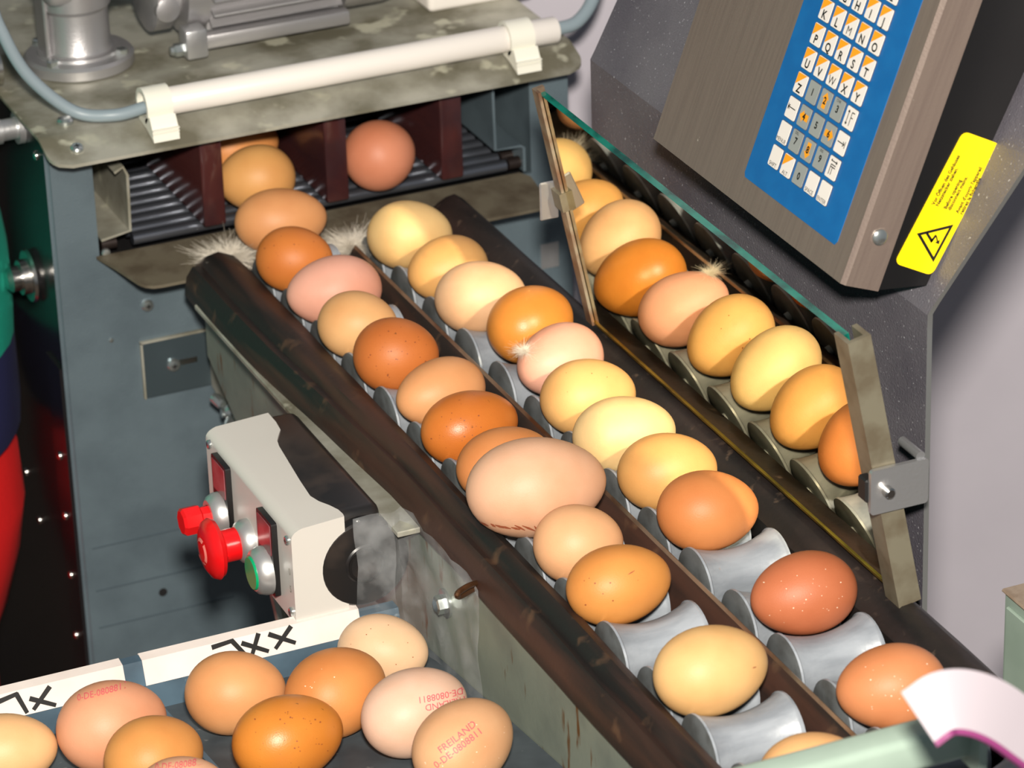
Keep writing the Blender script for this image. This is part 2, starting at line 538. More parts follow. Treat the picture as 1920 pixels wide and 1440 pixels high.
# white tube lamp on clips with grey cable
tl = thing('tube_lamp', (0, .536, .105), 'long white plastic tube clipped to the hood with grey cable at both ends', 'tube')
TY, TZ, TR = .5365, .1165, .0088
obj('tube_body', lathe(B(), (-.108, TY, TZ), (1, 0, 0), [(0, .006), (.0, TR - .0006), (.001, TR), (.2795, TR), (.2805, TR - .0006), (.2805, .005)], 32), M_white, tl)
for cx in (-.103, .1445):
    bm = B()
    out = []
    for k in range(13):
        t = math.radians(-62 + 280 * k / 12)
        out.append((TY - (TR + .0004) * math.cos(t), TZ + (TR + .0004) * math.sin(t)))
    out2 = []
    for k in range(13):
        t = math.radians(218 - 280 * k / 12)
        out2.append((TY - (TR + .0030) * math.cos(t), TZ + (TR + .0030) * math.sin(t)))
    prism(bm, out + out2, 'x', cx - .0085, cx + .0085)
    cl = obj('clip', bm, M_clip, tl)
    bm = B()
    prism(bm, [(.5300, .1105), (.5225, .1135), (.5180, .1060), (.5165, .0985), (.5300, .1032), (.5440, .1055), (.5440, .108)], 'x', cx - .0085, cx + .0085)
    obj('clip_foot', bm, M_clip, cl)
    for j in range(3):
        obj('clip_rib', box(B(), cx - .0088, cx + .0088, .5172 - .0004 * j, .519, .1012 + .0022 * j, .1022 + .0022 * j), M_clip, cl)
obj('cable', tube(B(), smooth_path([(-.1075, TY, TZ - .001), (-.13, .536, .114), (-.153, .546, .1175), (-.178, .550, .1435), (-.1915, .550, .1725), (-.1980, .550, .2000), (-.199, .552, .26), (-.19, .58, .36)]), .0040, 12), M_cable, tl)
obj('cable', tube(B(), smooth_path([(.172, TY, TZ), (.190, .540, .118), (.208, .552, .130), (.222, .570, .155), (.230, .60, .20), (.232, .66, .30)]), .0045, 12), M_cable, tl)

# gear motor
gm = thing('gear_motor', (-.115, .655, .105), 'cast aluminium gear motor with finned body bolted on the hood', 'motor')
obj('mount_flange', lathe(B(), (-.115, .655, .105), (0, 0, 1), [(0, .0345), (.001, .036), (.007, .036), (.009, .034), (.0095, .027), (.0115, .0265)], 48), M_cast, gm)
obj('gear_neck', lathe(B(), (-.115, .655, .1165), (0, 0, 1), [(0, .0225), (.001, .0228), (.003, .0215), (.028, .0212), (.031, .0235), (.045, .0235)], 40), M_cast, gm)
obj('gear_housing', box(B(), -.140, -.062, .632, .682, .152, .205, .008, 3), M_cast, gm)
obj('neck_rib', box(B(), -.139, -.136, .645, .665, .114, .16, .001, 1), M_cast, gm)
for a in (40, 130, 220, 320):
    x, y = -.115 + .0305 * math.cos(math.radians(a)), .655 + .0305 * math.sin(math.radians(a))
    obj('flange_bolt', lathe(B(), (x, y, .1135), (0, 0, 1), [(0, .0042), (.004, .0042), (.0045, .003)], 6), M_zinc, gm, angle=20)
MZ, MR = .150, .031
obj('motor_flange', lathe(B(), (-.070, .655, MZ), (1, 0, 0), [(0, .026), (.002, .030), (.014, .030), (.014, .024), (.020, .024), (.022, .033), (.036, .034)], 40), M_cast, gm)
obj('motor_body', lathe(B(), (-.034, .655, MZ), (1, 0, 0), [(0, MR), (.096, MR)], 40), M_cast, gm)
fin = finish(box(B(), -.032, .060, -.0012, .0012, MR - .002, MR + .0065, .0006, 1))
for k in range(20):
    o = obj('fin', fin, M_cast, gm)
    a = 2 * math.pi * (k + .5) / 20
    o.location = Vector((0, .655, MZ)) - gm.location
    o.rotation_euler = (a, 0, 0)
obj('end_bell', lathe(B(), (.062, .655, MZ), (1, 0, 0), [(0, .0365), (.030, .0365), (.040, .034), (.046, .028), (.048, .016), (.048, 0)], 40), M_cast, gm)
obj('terminal_rail', box(B(), -.050, .062, .620, .632, .112, .122, .002, 2), M_cast, gm)
obj('rail_lug', box(B(), -.055, -.040, .612, .628, .110, .130, .002, 2), M_alu, gm)
obj('rail_bolt', lathe(B(), (-.055, .620, .116), (-1, 0, 0), [(0, .0045), (.006, .0045), (.0065, .003), (.009, .003), (.009, 0)], 6), M_zinc, gm, angle=20)
obj('motor_ear', lathe(B(), (-.062, .628, .142), (0, -1, 0), [(-.004, .008), (.004, .008), (.005, .005), (.005, 0)], 18), M_cast, gm)

jb = thing('junction_box', (.168, .66, .105), 'white plastic junction box beside the motor on the hood', 'box')
obj('box_body', box(B(), .1225, .200, .632, .70, .1045, .150, .004, 3), M_white, jb)
obj('box_lid', box(B(), .1215, .201, .631, .701, .150, .158, .003, 3), M_white, jb)

# ------------------------------------------------------------------ roller conveyor
cv = thing('roller_conveyor', (0, .1, -.90), 'two lane roller conveyor with dark worn side guards carrying eggs', 'conveyor')
PITCH, PH = .0511, -.0455
def roller_bm(x0, x1):
    Lr = x1 - x0
    prof = [(0, .004), (0, .0187), (.0008, .0204), (.002, .0206), (.0026, .0198)]
    for k in range(0, 13):
        t = k / 12
        prof.append((.003 + (Lr - .006) * t, .0146 + .0050 * (2 * t - 1) ** 2))
    prof += [(Lr - .0026, .0198), (Lr - .002, .0206), (Lr - .0008, .0204), (Lr, .0187), (Lr, .004)]
    b = B()
    lathe(b, (x0, 0, 0), (1, 0, 0), prof, 36)
    cyl(b, (x0 - .003, 0, 0), (x1 + .003, 0, 0), .003, 10)
    for f in b.faces:
        c = f.calc_center_median()
        f.normal_update()
        if abs(f.normal.x) > .9:
            f.material_index = 1
    return b
for x0, x1 in ((-.0645, -.0135), (.0090, .0600)):
    me = finish(roller_bm(x0, x1), angle=50)
    for k in range(-9, 11):
        o = obj('roller', me, [M_roller, M_rollend], cv)
        o.location = Vector((0, PH + PITCH * k, .0085)) - cv.location
        o.rotation_euler = (R_.uniform(0, 6.28), 0, 0)
YA, YB = -.52, .492
def guard(prof, under, ya, yb, name, m, amp=.0012, seed=1, rnd=.03, n=46, flare=None):
    rg = random.Random(seed)
    secs = []
    ph = [rg.uniform(0, 6) for _ in range(6)]
    cx = sum(p[0] for p in prof) / len(prof)
    for i in range(n + 1):
        y = ya + (yb - ya) * i / n
        # rounded far tip
        d = yb - y
        s = 1.0 if d > rnd else math.sqrt(max(0.0, 1 - ((rnd - d) / rnd) ** 2)) * .92 + .08
        wob = amp * (math.sin(y * 23 + ph[0]) + .6 * math.sin(y * 61 + ph[1]))
        wz = amp * .6 * (math.sin(y * 31 + ph[2]) + .5 * math.sin(y * 77 + ph[3]))
        sec = []
        for j, (x, z) in enumerate(prof + under):
            xx = cx + (x - cx) * s + wob * (.4 + .2 * math.sin(j * 2.1 + y * 40))
            if flare:
                xx -= flare(y) * min(1, max(0, (-.0680 - x) / .022)) - 0
            zz = z + wz * math.sin(j * 1.3 + 1) - (1 - s) * .016
            sec.append((xx, y, zz))
        secs.append(sec)
    return obj(name, sweep(B(), secs), m, cv, angle=45)
# side guards: thick bent strips of worn belt
guard([(-.0660, .0170), (-.0705, .0245), (-.0770, .0285), (-.0820, .0268), (-.0848, .0212), (-.0885, .0226), (-.0925, .0165), (-.0940, .0090), (-.0945, .0030)],
      [(-.0920, .0030), (-.0910, .0090), (-.0870, .0180), (-.0800, .0215), (-.0735, .0200), (-.0690, .0145)], YA, .516, 'side_guard', M_guard, amp=.0007, seed=3, rnd=.034,
      flare=lambda y: .0125 * min(1, max(0, (y - .17) / .20)))
guard([(.0636, .0070), (.0640, .0205), (.0700, .0245), (.0780, .0292), (.0840, .0298), (.0900, .0250), (.0950, .0170), (.0990, .0060)],
      [(.0970, .0060), (.0930, .0150), (.0880, .0215), (.0830, .0250), (.0780, .0250), (.0720, .0205), (.0670, .0170), (.0660, .0070)], YA, .528, 'side_guard', M_guardb, amp=.0004, seed=5, rnd=.025)
# centre divider: folded strip with a rubbed crest
dv = obj('lane_divider', (lambda b: (prism(b, [(-.0128, .0060), (-.0016, .0236), (0, .0246), (.0012, .0240), (.0080, .0080), (.0066, .0070), (.0004, .0215), (-.0112, .0052)], 'y', YA, .468), b)[1])(B()), M_guard, cv)
obj('divider_crest', (lambda b: (prism(b, [(-.0012, .0240), (0, .0256), (.0012, .0246), (.0004, .0238)], 'y', YA, .468), b)[1])(B()), M_edge, dv)
obj('bed_plate', box(B(), -.089, .095, YA, .49, -.034, -.030), M_black, cv)
# side panels
bm = B()
prism(bm, [(.500, -.045), (.500, .012), (-.52, .012), (-.52, -.30), (.12, -.30), (.36, -.12)], 'x', -.0920, -.0895)
obj('side_panel', bm, M_panel, cv)
bm = B()
prism(bm, [(.500, -.045), (.505, .006), (-.52, .006), (-.52, -.16), (.12, -.16), (.36, -.12)], 'x', .0955, .0980)
obj('side_panel', bm, M_panel, cv)
obj('top_flange', box(B(), -.1080, -.0935, .135, .47, .003, .0065, .0006, 1), M_galv, cv)
obj('panel_washer', lathe(B(), (-.0920, .1072, -.0278), (-1, 0, 0), [(0, .0085), (.0014, .0085), (.0016, .008)], 24), M_zinc, cv)
obj('panel_bolt', lathe(B(), (-.0936, .1072, -.0278), (-1, 0, 0), [(0, .0055), (.0045, .0055), (.0052, .004), (.0052, 0)], 6), M_zinc, cv, angle=20)
hk = smooth_path([(-.0920, .0600, .0085), (-.1000, .0532, .0121), (-.1060, .0492, .0130), (-.1100, .0455, .0136), (-.1090, .0480, .0105), (-.1060, .0503, .0089), (-.1000, .0551, .0073), (-.0920, .0610, .0060)], 8)
obj('split_pin', tube(B(), hk, .0017, 8), M_hook, cv)
for x in (-.076, .082):
    for y in (-.40, .40):
        obj('leg', box(B(), x - .012, x + .012, y - .012, y + .012, -.90, -.10, .002, 1), M_panel, cv)
obj('side_strap', tube(B(), smooth_path([(-.104, .40, -.06), (-.112, .36, -.09), (-.116, .31, -.15), (-.110, .28, -.24)]), .004, 8), M_galv, cv)

# ------------------------------------------------------------------ mirror on the right guard
mr = thing('inspection_mirror', (.085, .115, .025), 'long tilted inspection mirror in end channels reflecting the eggs', 'mirror')
MB, MT = Vector((.0785, 0, .0345)), Vector((.0484, 0, .1838))
mu = (MT - MB).normalized()
mn = Vector((-mu.z, 0, mu.x))          # faces the eggs
TH = .004
def mslab(u0, u1, y0, y1, t0, t1, bm=None):
    b = bm or B()
    H = (MT - MB).length
    def P(u, y, t):
        q = MB + mu * u + mn * t
        return (q.x, y, q.z)
    vs = [b.verts.new(P(u, y, t)) for u in (u0, u1) for y in (y0, y1) for t in (t0, t1)]
    for q in ((0, 1, 3, 2), (4, 6, 7, 5), (0, 4, 5, 1), (2, 3, 7, 6), (0, 2, 6, 4), (1, 5, 7, 3)):
        b.faces.new([vs[i] for i in q])
    return b
H = (MT - MB).length
g = mslab(.0, H, -0.0829, 0.2831, -TH, 0)
bmesh.ops.recalc_face_normals(g, faces=g.faces)
for f in g.faces:
    f.normal_update()
    if f.normal.dot(mn) > .9:
        f.material_index = 0
    elif f.normal.z < -.9:
        f.material_index = 2
    else:
        f.material_index = 1
obj('mirror_glass', g, [M_mirror, M_glassedge, M_glint], mr, smooth=False)
obj('bottom_edge', mslab(-.0012, .0006, -0.0829, 0.2831, -TH, .0008), M_glint, mr, smooth=False)  # thin strip added to carry the painted edge highlight
# right end channel (U section)
b = mslab(-.006, H + .002, -0.0954, -0.0809, .0005, .0030)
mslab(-.006, H + .002, -0.0954, -0.0809, -.0100, -.0070, b)
mslab(-.006, H + .002, -0.0954, -0.0929, -.0070, .0005, b)
obj('end_channel', b, M_chan, mr, smooth=False)
# left end channel, thin, notched at the clamp
for u0, u1 in ((-.002, .078), (.088, H + .003)):
    b = mslab(u0, u1, 0.2776, 0.2866, .0004, .0022)
    mslab(u0, u1, 0.2836, 0.2866, -.0045, .0004, b)
    obj('end_strip', b, M_chanb, mr, smooth=False)
b = mslab(.077, .089, 0.2766, 0.2886, -.006, .0042)
obj('clamp', b, M_chan, mr, smooth=False)
obj('clamp_tab', box(B(), .0500, .0620, .2886, .2906, .1010, .1250, .0008, 1), M_alu, mr)
obj('bracket', (lambda b: (prism(b, rrect(.0575, .0905, .0880, .1130, .002), 'y', -.0984, -.0959), b)[1])(B()), M_alu, mr)
obj('bracket_bolt', lathe(B(), (.0665, -.0984, .1005), (0, -1, 0), [(0, .0030), (.004, .0030), (.0048, .0022), (.0048, 0)], 12), M_steel, mr)
obj('bracket_lug', lathe(B(), (.0865, -.0780, .1145), (0, -1, 0), [(0, .0026), (.019, .0026)], 12), M_alu, mr)
obj('clamp_pad', box(B(), .0560, .0620, -.0959, -.0869, .094, .1070, .001, 1), M_black, mr)

# ------------------------------------------------------------------ dark steel mounting plate behind the mirror
pl = thing('mounting_plate', (.108, .13, -.15), 'dark speckled steel plate with bent back top standing behind the mirror', 'plate')
TP = math.radians(27)
pd = Vector((math.sin(TP), 0, math.cos(TP)))
ZB = .176
bm = B()
cols = []
for (u, yr, yl) in ((-.33, -.069, .337), (-.01, -.067, .337), (0.0, -.0672, .337), (.006, -.0682, .3365), (.107, -.092, .334), (.34, -.140, .328)):
    x = .106 + (max(u, 0) * pd.x)
    z = ZB + (u if u < 0 else u * pd.z)
    cols.append([bm.verts.new((x, yr, z)), bm.verts.new((x, yl, z)), bm.verts.new((x + .003, yr, z)), bm.verts.new((x + .003, yl, z))])
for a, b_ in zip(cols, cols[1:]):
    bm.faces.new((a[0], a[1], b_[1], b_[0]))
    bm.faces.new((a[2], a[3], b_[3], b_[2]))
    bm.faces.new((a[0], b_[0], b_[2], a[2])).material_index = 1
    bm.faces.new((a[1], b_[1], b_[3], a[3])).material_index = 1
for a in (cols[0], cols[-1]):
    bm.faces.new((a[0], a[1], a[3], a[2])).material_index = 1
obj('plate_sheet', bm, [M_plate, M_plateedge], pl, angle=20)
for y in (.06, .29):
    obj('plate_post', box(B(), .1095, .135, y - .013, y + .013, -.90, .16, .002, 1), M_panel, pl)

# ------------------------------------------------------------------ keypad terminal
TT = math.radians(21)
ey = Vector((math.sin(TT), 0, math.cos(TT)))
ez = Vector((-math.cos(TT), 0, math.sin(TT)))
ex = Vector((0, -1, 0))
kt = thing('keypad_terminal', (.106, 0, ZB), 'brushed steel keypad terminal with blue key panel mounted on the dark plate', 'terminal')
kt.matrix_world = Matrix(((ex.x, ey.x, ez.x, .106), (ex.y, ey.y, ez.y, 0), (ex.z, ey.z, ez.z, ZB), (0, 0, 0, 1)))
LX0, LX1, UT = -.159, .0592, .27
# steel cover: folded sheet
bm = B()
prism(bm, [(LX1, .028), (LX1, .0478), (LX1 - .0022, .0500), (LX0 + .0015, .0500), (LX0, .0485), (LX0, .028)], 'y', .0055, UT)
cvr = obj('steel_cover', bm, M_stain, kt, local=True, angle=25)
# black housing behind
bm = B()
pr = [(.0280, .0060), (.0010, .0130), (-.0135, .16), (-.020, UT), (.0280, UT)]
b2 = [(u, t) for t, u in pr]
A_ = [bm.verts.new((LX0 + .002, u, t)) for u, t in b2]
Z_ = [bm.verts.new((LX1 - .0005, u, t)) for u, t in b2]
bm.faces.new(A_)
bm.faces.new(Z_)
for i in range(5):
    bm.faces.new((A_[i], A_[(i + 1) % 5], Z_[(i + 1) % 5], Z_[i]))
obj('black_housing', bm, M_hous, kt, local=True, angle=25)
obj('cover_screw', lathe(B(), (LX1, .0335, .0385), (1, 0, 0), [(0, .0042), (.0012, .0042), (.0022, .003), (.0025, 0)], 16), M_zinc, kt, local=True)
# blue panel
bm = B()
prism(bm, [(-.0588, .0225), (-.0572, .0203), (.0412, .0203), (.0428, .0225), (.0428, .24), (-.0588, .24)], 'z', .0500, .0504)
obj('keypad_panel', bm, M_blue, kt, local=True)
KW, KH = .0052, .0055
def key_bm(kind, arrow=None):
    b = B()
    prism(b, rrect(-KW - .0003, KW + .0003, -KH - .0003, KH + .0003, .001, 2), 'z', 0, .00035, 2)
    prism(b, rrect(-KW, KW, -KH, KH, .0008, 2), 'z', .0003, .0007, 0)
    if kind == 'split':
        f = b.faces.new([b.verts.new(v) for v in ((-KW * .97, KH * .93, .00075), (-KW * .97, -.0012, .00075), (KW * .75, KH * .97, .00075))])
        f.material_index = 1
    if arrow is not None:
        pts = [(0, .0046), (.0033, .0012), (.0018, .0012), (.0018, -.0040), (-.0018, -.0040), (-.0018, .0012), (-.0033, .0012)]
        ca, sa = math.cos(arrow), math.sin(arrow)
        f = b.faces.new([b.verts.new((x * ca - y * sa, x * sa + y * ca, .00075)) for x, y in pts])
        f.material_index = 1
    bmesh.ops.recalc_face_normals(b, faces=b.faces)
    return finish(b, smooth=False)
KM = {'white': (key_bm('white'), [M_keyw, M_keyo, M_keyb]), 'split': (key_bm('split'), [M_keyw, M_keyo, M_keyb]),
      'grey': (key_bm('grey'), [M_keyg, M_keyo, M_keyb])}
for nm, ar in (('up', 0), ('left', math.pi / 2), ('down', math.pi), ('right', -math.pi / 2)):
    KM[nm] = (key_bm('grey', ar), [M_keyg, M_keyo, M_keyb])
rows = [[('A', 'split'), ('B', 'split'), ('C', 'split'), ('D', 'split'), ('E', 'split')],
        [(c, 'split') for c in 'FGHIJ'], [(c, 'split') for c in 'KLMNO'], [(c, 'split') for c in 'PQRST'], [(c, 'split') for c in 'UVWXY'],
        [('Z', 'split'), ('1', 'grey'), ('2', 'up'), ('3', 'grey'), ('IF', 'white')],
        [('<-', 'white'), ('4', 'left'), ('5', 'grey'), ('6', 'right'), ('->|', 'white')],
        [('MENUE', 'white'), ('7', 'grey'), ('8', 'down'), ('9', 'grey'), ('FF', 'white')],
        [('SHIFT', 'white'), ('ALT', 'split'), ('0', 'grey'), ('SPACE', 'white'), ('ENTER', 'white')]]
def bars(segs, z=.0009, w=.00026):
    b = B()
    for (x0, y0, x1, y1) in segs:
        p, q = Vector((x0, y0)), Vector((x1, y1))
        d = (q - p).normalized() * w
        nn = Vector((-d.y, d.x))
        b.faces.new([b.verts.new((v.x, v.y, z)) for v in (p - nn, q - nn, q + nn, p + nn)])
    return finish(b, smooth=False)
for r, row in enumerate(rows):
    for c, (t, kind) in enumerate(row):
        me, ms = KM[kind]
        k = obj('key', me, ms, kt, local=True)
        k.location = (-.0348 + .01328 * c, .0396 + .01347 * (8 - r), .0504)
        if t == 'IF':
            lm = bars([(-.0022, -.0038, -.0022, .0038), (-.0030, .0026, -.0022, .0038), (-.0014, .0026, -.0022, .0038), (-.0030, -.0026, -.0022, -.0038), (-.0014, -.0026, -.0022, -.0038),
                       (.0008, -.0038, .0008, .0034), (.0008, .0034, .0034, .0034), (.0008, .0006, .0028, .0006)])
        elif t == '<-':
            lm = bars([(-.0038, .0002, .0036, .0002), (-.0038, .0002, -.0022, .0014), (-.0038, .0002, -.0022, -.0010), (-.0038, -.0014, -.0038, .0018)])
        elif t == '->|':
            lm = bars([(-.0036, .0002, .0032, .0002), (.0032, .0002, .0016, .0014), (.0032, .0002, .0016, -.0010), (.0038, -.0016, .0038, .0020)])
        elif t == 'FF':
            lm = bars([(-.0030, .0034, .0030, .0034), (.0030, .0034, .0020, .0042), (.0030, .0034, .0020, .0026), (-.0030, .0034, -.0020, .0042), (-.0020, .0004, .0026, .0004), (-.0020, .0016, .0026, .0016), (-.0020, .0016, -.0020, -.0038), (.0000, .0004, .0000, -.0036)])
        else:
            lm = text_mesh(t, .0064 if len(t) == 1 and kind == 'split' else (.0052 if len(t) == 1 else .0030), bold=.00016 if len(t) == 1 and t not in 'MW' else 0)
            dy = -.0026 if (len(t) == 1 and kind == 'split') else (-.0010 if t == '0' else (0.0 if len(t) == 1 else -.0040))
            for v in lm.vertices:
                v.co.y += dy
                v.co.z = .0009
        lg = obj('legend', lm, M_ink, k, local=True)
# small function marks
for (r, c, t) in ((5, 3, 'CHR'), (7, 1, 'DEL'), (7, 3, 'INS')):
    lm = text_mesh(t, .0022)
    for v in lm.vertices:
        v.co.x += -.0346 + .01328 * c - .001
        v.co.y += .0396 + .01347 * (8 - r) + .0042
        v.co.z = .0504 + .0009
    obj('function_mark', lm, M_ink, kt, local=True)
# yellow warning sticker on the black side: local x = thickness side; plane lx = LX1
SX = LX1 - .0003
def side_pt(s, t):
    """sticker frame: s runs up the sticker (0..0.078), t across (0..0.0235)"""
    base = Vector((SX, .0215, .0245))
    up = Vector((0, .0735, -.0125)).normalized()
    ac = Vector((0, -.0028, -.0240)).normalized()
    return base + up * s + ac * t
bm = B()
o2 = rrect(0, .0745, 0, .0245, .0035, 4)
A_ = [bm.verts.new(side_pt(s, t)) for s, t in o2]
Z_ = [bm.verts.new(side_pt(s, t) + Vector((.0004, 0, 0))) for s, t in o2]
bm.faces.new(A_)
bm.faces.new(Z_)
for i in range(len(A_)):
    bm.faces.new((A_[i], A_[(i + 1) % len(A_)], Z_[(i + 1) % len(A_)], Z_[i]))
stk = obj('warning_sticker', bm, M_yel, kt, local=True)
def on_sticker(me, s0, t0, name='lettering'):
    for v in me.vertices:
        q = side_pt(s0 + v.co.x, t0 - v.co.y) + Vector((.0006, 0, 0))
        v.co = q
    return obj(name, me, M_ink, stk, local=True)
for i, ln in enumerate(('Vor Öffnen des Gehäuses', 'Netzstecker ziehen.', '', 'Before opening', 'disconnect mains.', '', "Avant d'ouvrir l'appareil", 'retirez la fichemâle.')):
    if ln:
        tm = text_mesh(ln, .0026, 'LEFT', spacing=1.02, bold=.00008)
        for v in tm.vertices:
            v.co.y *= 1.15
        on_sticker(tm, .0345, .0042 + .00262 * i)
b = B()
tri = [(.0180, .0036), (.0284, .0214), (.0068, .0212)]
cen = Vector((.0177, .0154))
inner = [tuple(cen + (Vector(p) - cen) * .76) for p in tri]
for i in range(3):
    j = (i + 1) % 3
    b.faces.new([b.verts.new(side_pt(*q) + Vector((.0006, 0, 0))) for q in (tri[i], tri[j], inner[j], inner[i])])
obj('warning_triangle', b, M_ink, stk, local=True, smooth=False)
b = B()
for q in ([(.0192, .0088), (.0205, .0092), (.0172, .0148), (.0158, .0144)], [(.0158, .0144), (.0164, .0132), (.0206, .0142), (.0202, .0154)], [(.0206, .0142), (.0200, .0156), (.0176, .0178), (.0172, .0172)], [(.0188, .0182), (.0164, .0190), (.0166, .0164)]):
    b.faces.new([b.verts.new(side_pt(*p) + Vector((.0006, 0, 0))) for p in q])
obj('bolt_symbol', b, M_ink, stk, local=True, smooth=False)

# ------------------------------------------------------------------ control box on the conveyor side
cb = thing('control_box', (-.13, .22, -.045), 'white and black control box with red emergency stop and green start button', 'control box')
CX, CY0, CY1, CZ0, CZ1 = -.165, .149, .288, -.045, .0150
# white shell: side profile swept along Y with rounded top front edge and scooped end
def shell_sec(y, xin):
    pts = [(CX, CZ0), (CX, CZ1 - .006)]
    for k in range(1, 6):
        t = math.radians(180 - 90 * k / 5 * .78)
        pts.append((CX + .010 + .010 * math.cos(t), CZ1 - .006 + .006 * math.sin(t)))
    pts += [(xin, CZ1 + .0012), (xin, CZ0)]
    return [(x, y, z) for x, z in pts]
secs = []
for y, xin in ((CY0, -.1335), (.152, -.1330), (.158, -.1335), (.165, -.1360), (.172, -.1395), (.180, -.1415), (.200, -.1400), (.225, -.1375), (.245, -.1355), (.252, -.1340), (.258, -.1310), (.264, -.1275), (.275, -.1262), (CY1, -.1262)):
    secs.append(shell_sec(y, xin))
obj('white_shell', sweep(B(), secs), M_shell, cb, angle=40)
# black core with round ends
obj('black_core', box(B(), -.146, -.1085, .156, .290, CZ0 + .001, CZ1 - .0005, .006, 3), M_boxblk, cb)
obj('round_end', lathe(B(), (-.1225, .157, -.0160), (0, -1, 0), [(0, .0262), (.0070, .0262), (.0084, .0250), (.0084, .012), (.0092, .011), (.0092, 0)], 40), M_boxblk, cb)
obj('end_ring', lathe(B(), (-.1225, .1480, -.0165), (0, -1, 0), [(0, .0105), (.0008, .0105), (.0008, .009), (0, .009)], 28), M_hous, cb)
for y, z in ((.281, .008), (.1545, .0065), (.1545, -.0385), (.281, -.0385)):
    screw('shell_screw', (CX, y, z), (-1, 0, 0), .0027, cb)
for z in (-.0135, -.0245):
    lm = text_mesh('0' if z > -.02 else '5', .006)
    for v in lm.vertices:
        v.co = Vector((CX - .0002, .1545 - v.co.x, z + v.co.y))
    obj('embossed_mark', lm, M_galv, cb)
def legend_plate(y):
    bm = B()
    prism(bm, rrect(y - .012, y + .012, -.0375, .0085, .0015, 2), 'x', CX - .0034, CX)
    p = obj('legend_plate', bm, M_hous, cb)
    bm = B()
    prism(bm, rrect(y - .0100, y + .0100, -.0125, .0065, .001, 2), 'x', CX - .0039, CX - .0030)
    obj('label_window', bm, M_redlab, p)
legend_plate(.258)
legend_plate(.1835)
def ring(y, z, x=CX - .0034):
    return lathe(B(), (x, y, z), (-1, 0, 0), [(0, .0130), (.003, .0130), (.0065, .0115), (.0080, .0095), (.0080, .007), (.004, .006)], 32)
rb = obj('red_button', lathe(B(), (CX - .006, .258, -.0255), (-1, 0, 0), [(0, .0068), (.010, .0068), (.0112, .0085), (.0205, .0085), (.0220, .0070), (.0220, 0)], 8), M_red, cb, angle=25)
obj('chrome_ring', ring(.258, -.0255), M_chrome, rb)
es_ = obj('emergency_stop', lathe(B(), (CX - .006, .2200, -.0255), (-1, 0, 0), [(0, .0095), (.0105, .0095), (.0120, .0110), (.0135, .0165), (.0160, .0180), (.0190, .0165), (.0215, .0120), (.0225, .006), (.0227, 0)], 36), M_red, cb)
obj('chrome_ring', ring(.2200, -.0255, CX), M_chrome, es_)
bm = B()
for k in range(20):
    a0, a1 = math.radians(15 * k + 20), math.radians(15 * (k + 1) + 20)
    if k % 7 == 6:
        continue
    q = [(.0062, a0), (.0080, a0), (.0080, a1), (.0062, a1)]
    bm.faces.new([bm.verts.new((CX - .0290 - (.0004 if r < .007 else -.0004), .2200 + r * math.cos(a), -.0255 + r * math.sin(a))) for r, a in q])
obj('turn_arrow_mark', bm, mat('pale_red', (224, 120, 110), .4), es_, smooth=False)
gb = obj('green_button', lathe(B(), (CX - .004, .1835, -.0255), (-1, 0, 0), [(0, .0098), (.0084, .0098), (.0092, .0092), (.0092, 0)], 28), M_green, cb)
obj('chrome_ring', lathe(B(), (CX - .0034, .1835, -.0255), (-1, 0, 0), [(0, .0140), (.003, .0140), (.0070, .0125), (.0086, .0105), (.0086, .0098), (.004, .0098)], 32), M_chrome, gb)

# clear plastic film taped over the box end and the panel
bm = B()
rg = random.Random(5)
nu, nv = 16, 14
gr = []
for i in range(nu + 1):
    rowv = []
    for j in range(nv + 1):
        a, h = i / nu, j / nv
        # along: from box end to the panel, down: z
        y = .150 - .100 * max(0, a - .3) / .7
        x = -.128 + .0340 * min(1, a / .38) ** .8 - .0015
        z = .016 - .090 * h - .006 * a
        wv = .0014 * math.sin(9 * a + 5 * h) + .0010 * math.sin(23 * a - 13 * h) + rg.uniform(-.0004, .0004)
        rowv.append(bm.verts.new((min(x + wv - .001, -.0930), y - (.006 if a < .3 else 0) + wv, z)))
    gr.append(rowv)
for i in range(nu):
    for j in range(nv):
        bm.faces.new((gr[i][j], gr[i + 1][j], gr[i + 1][j + 1], gr[i][j + 1]))
fo = obj('plastic_film', bm, M_film)
so = fo.modifiers.new('thickness', 'SOLIDIFY')
so.thickness = .0002
tag(fo, 'clear wrinkled plastic film over the end of the control box and conveyor side', 'plastic film')

# ------------------------------------------------------------------ collecting tray
tr = thing('collecting_tray', (-.25, .05, -.08), 'blue grey egg tray with white paper labels along its rim', 'tray')
SL = .13
def tz(y):
    return -.072 + SL * (.145 - y)
bm = B()
prism(bm, [(.147, tz(.147) - .003), (.147, tz(.147)), (-.16, tz(-.16)), (-.16, tz(-.16) - .003)], 'x', -.52, -.0925)
obj('tray_floor', bm, M_trayfloor, tr)
bm = B()
prism(bm, [(.143, -.073), (.143, -.0555), (.1475, -.0425), (.1535, -.0418), (.1560, -.045), (.1560, -.120), (.1535, -.120), (.1535, -.073)], 'x', -.52, -.1290)
obj('tray_rim', bm, M_tray, tr)
bm = B()
prism(bm, [(.143, -.073), (.143, -.0600), (.1475, -.0475), (.1560, -.0475), (.1560, -.120), (.1535, -.120), (.1535, -.073)], 'x', -.1290, -.1050)
obj('rim_corner', bm, M_tray, tr)
def rail_z(y):
    return tz(y)
bm = B()
prism(bm, [(-.2605, -.072), (-.2540, -.072), (-.2560, -.0560), (-.2590, -.0560)], 'y', -.16, .143)
for v in bm.verts:
    v.co.z += SL * (.145 - v.co.y)
    v.co.x += .035 * max(0, (.143 - v.co.y)) * 0
obj('lane_rail', bm, M_tray, tr)
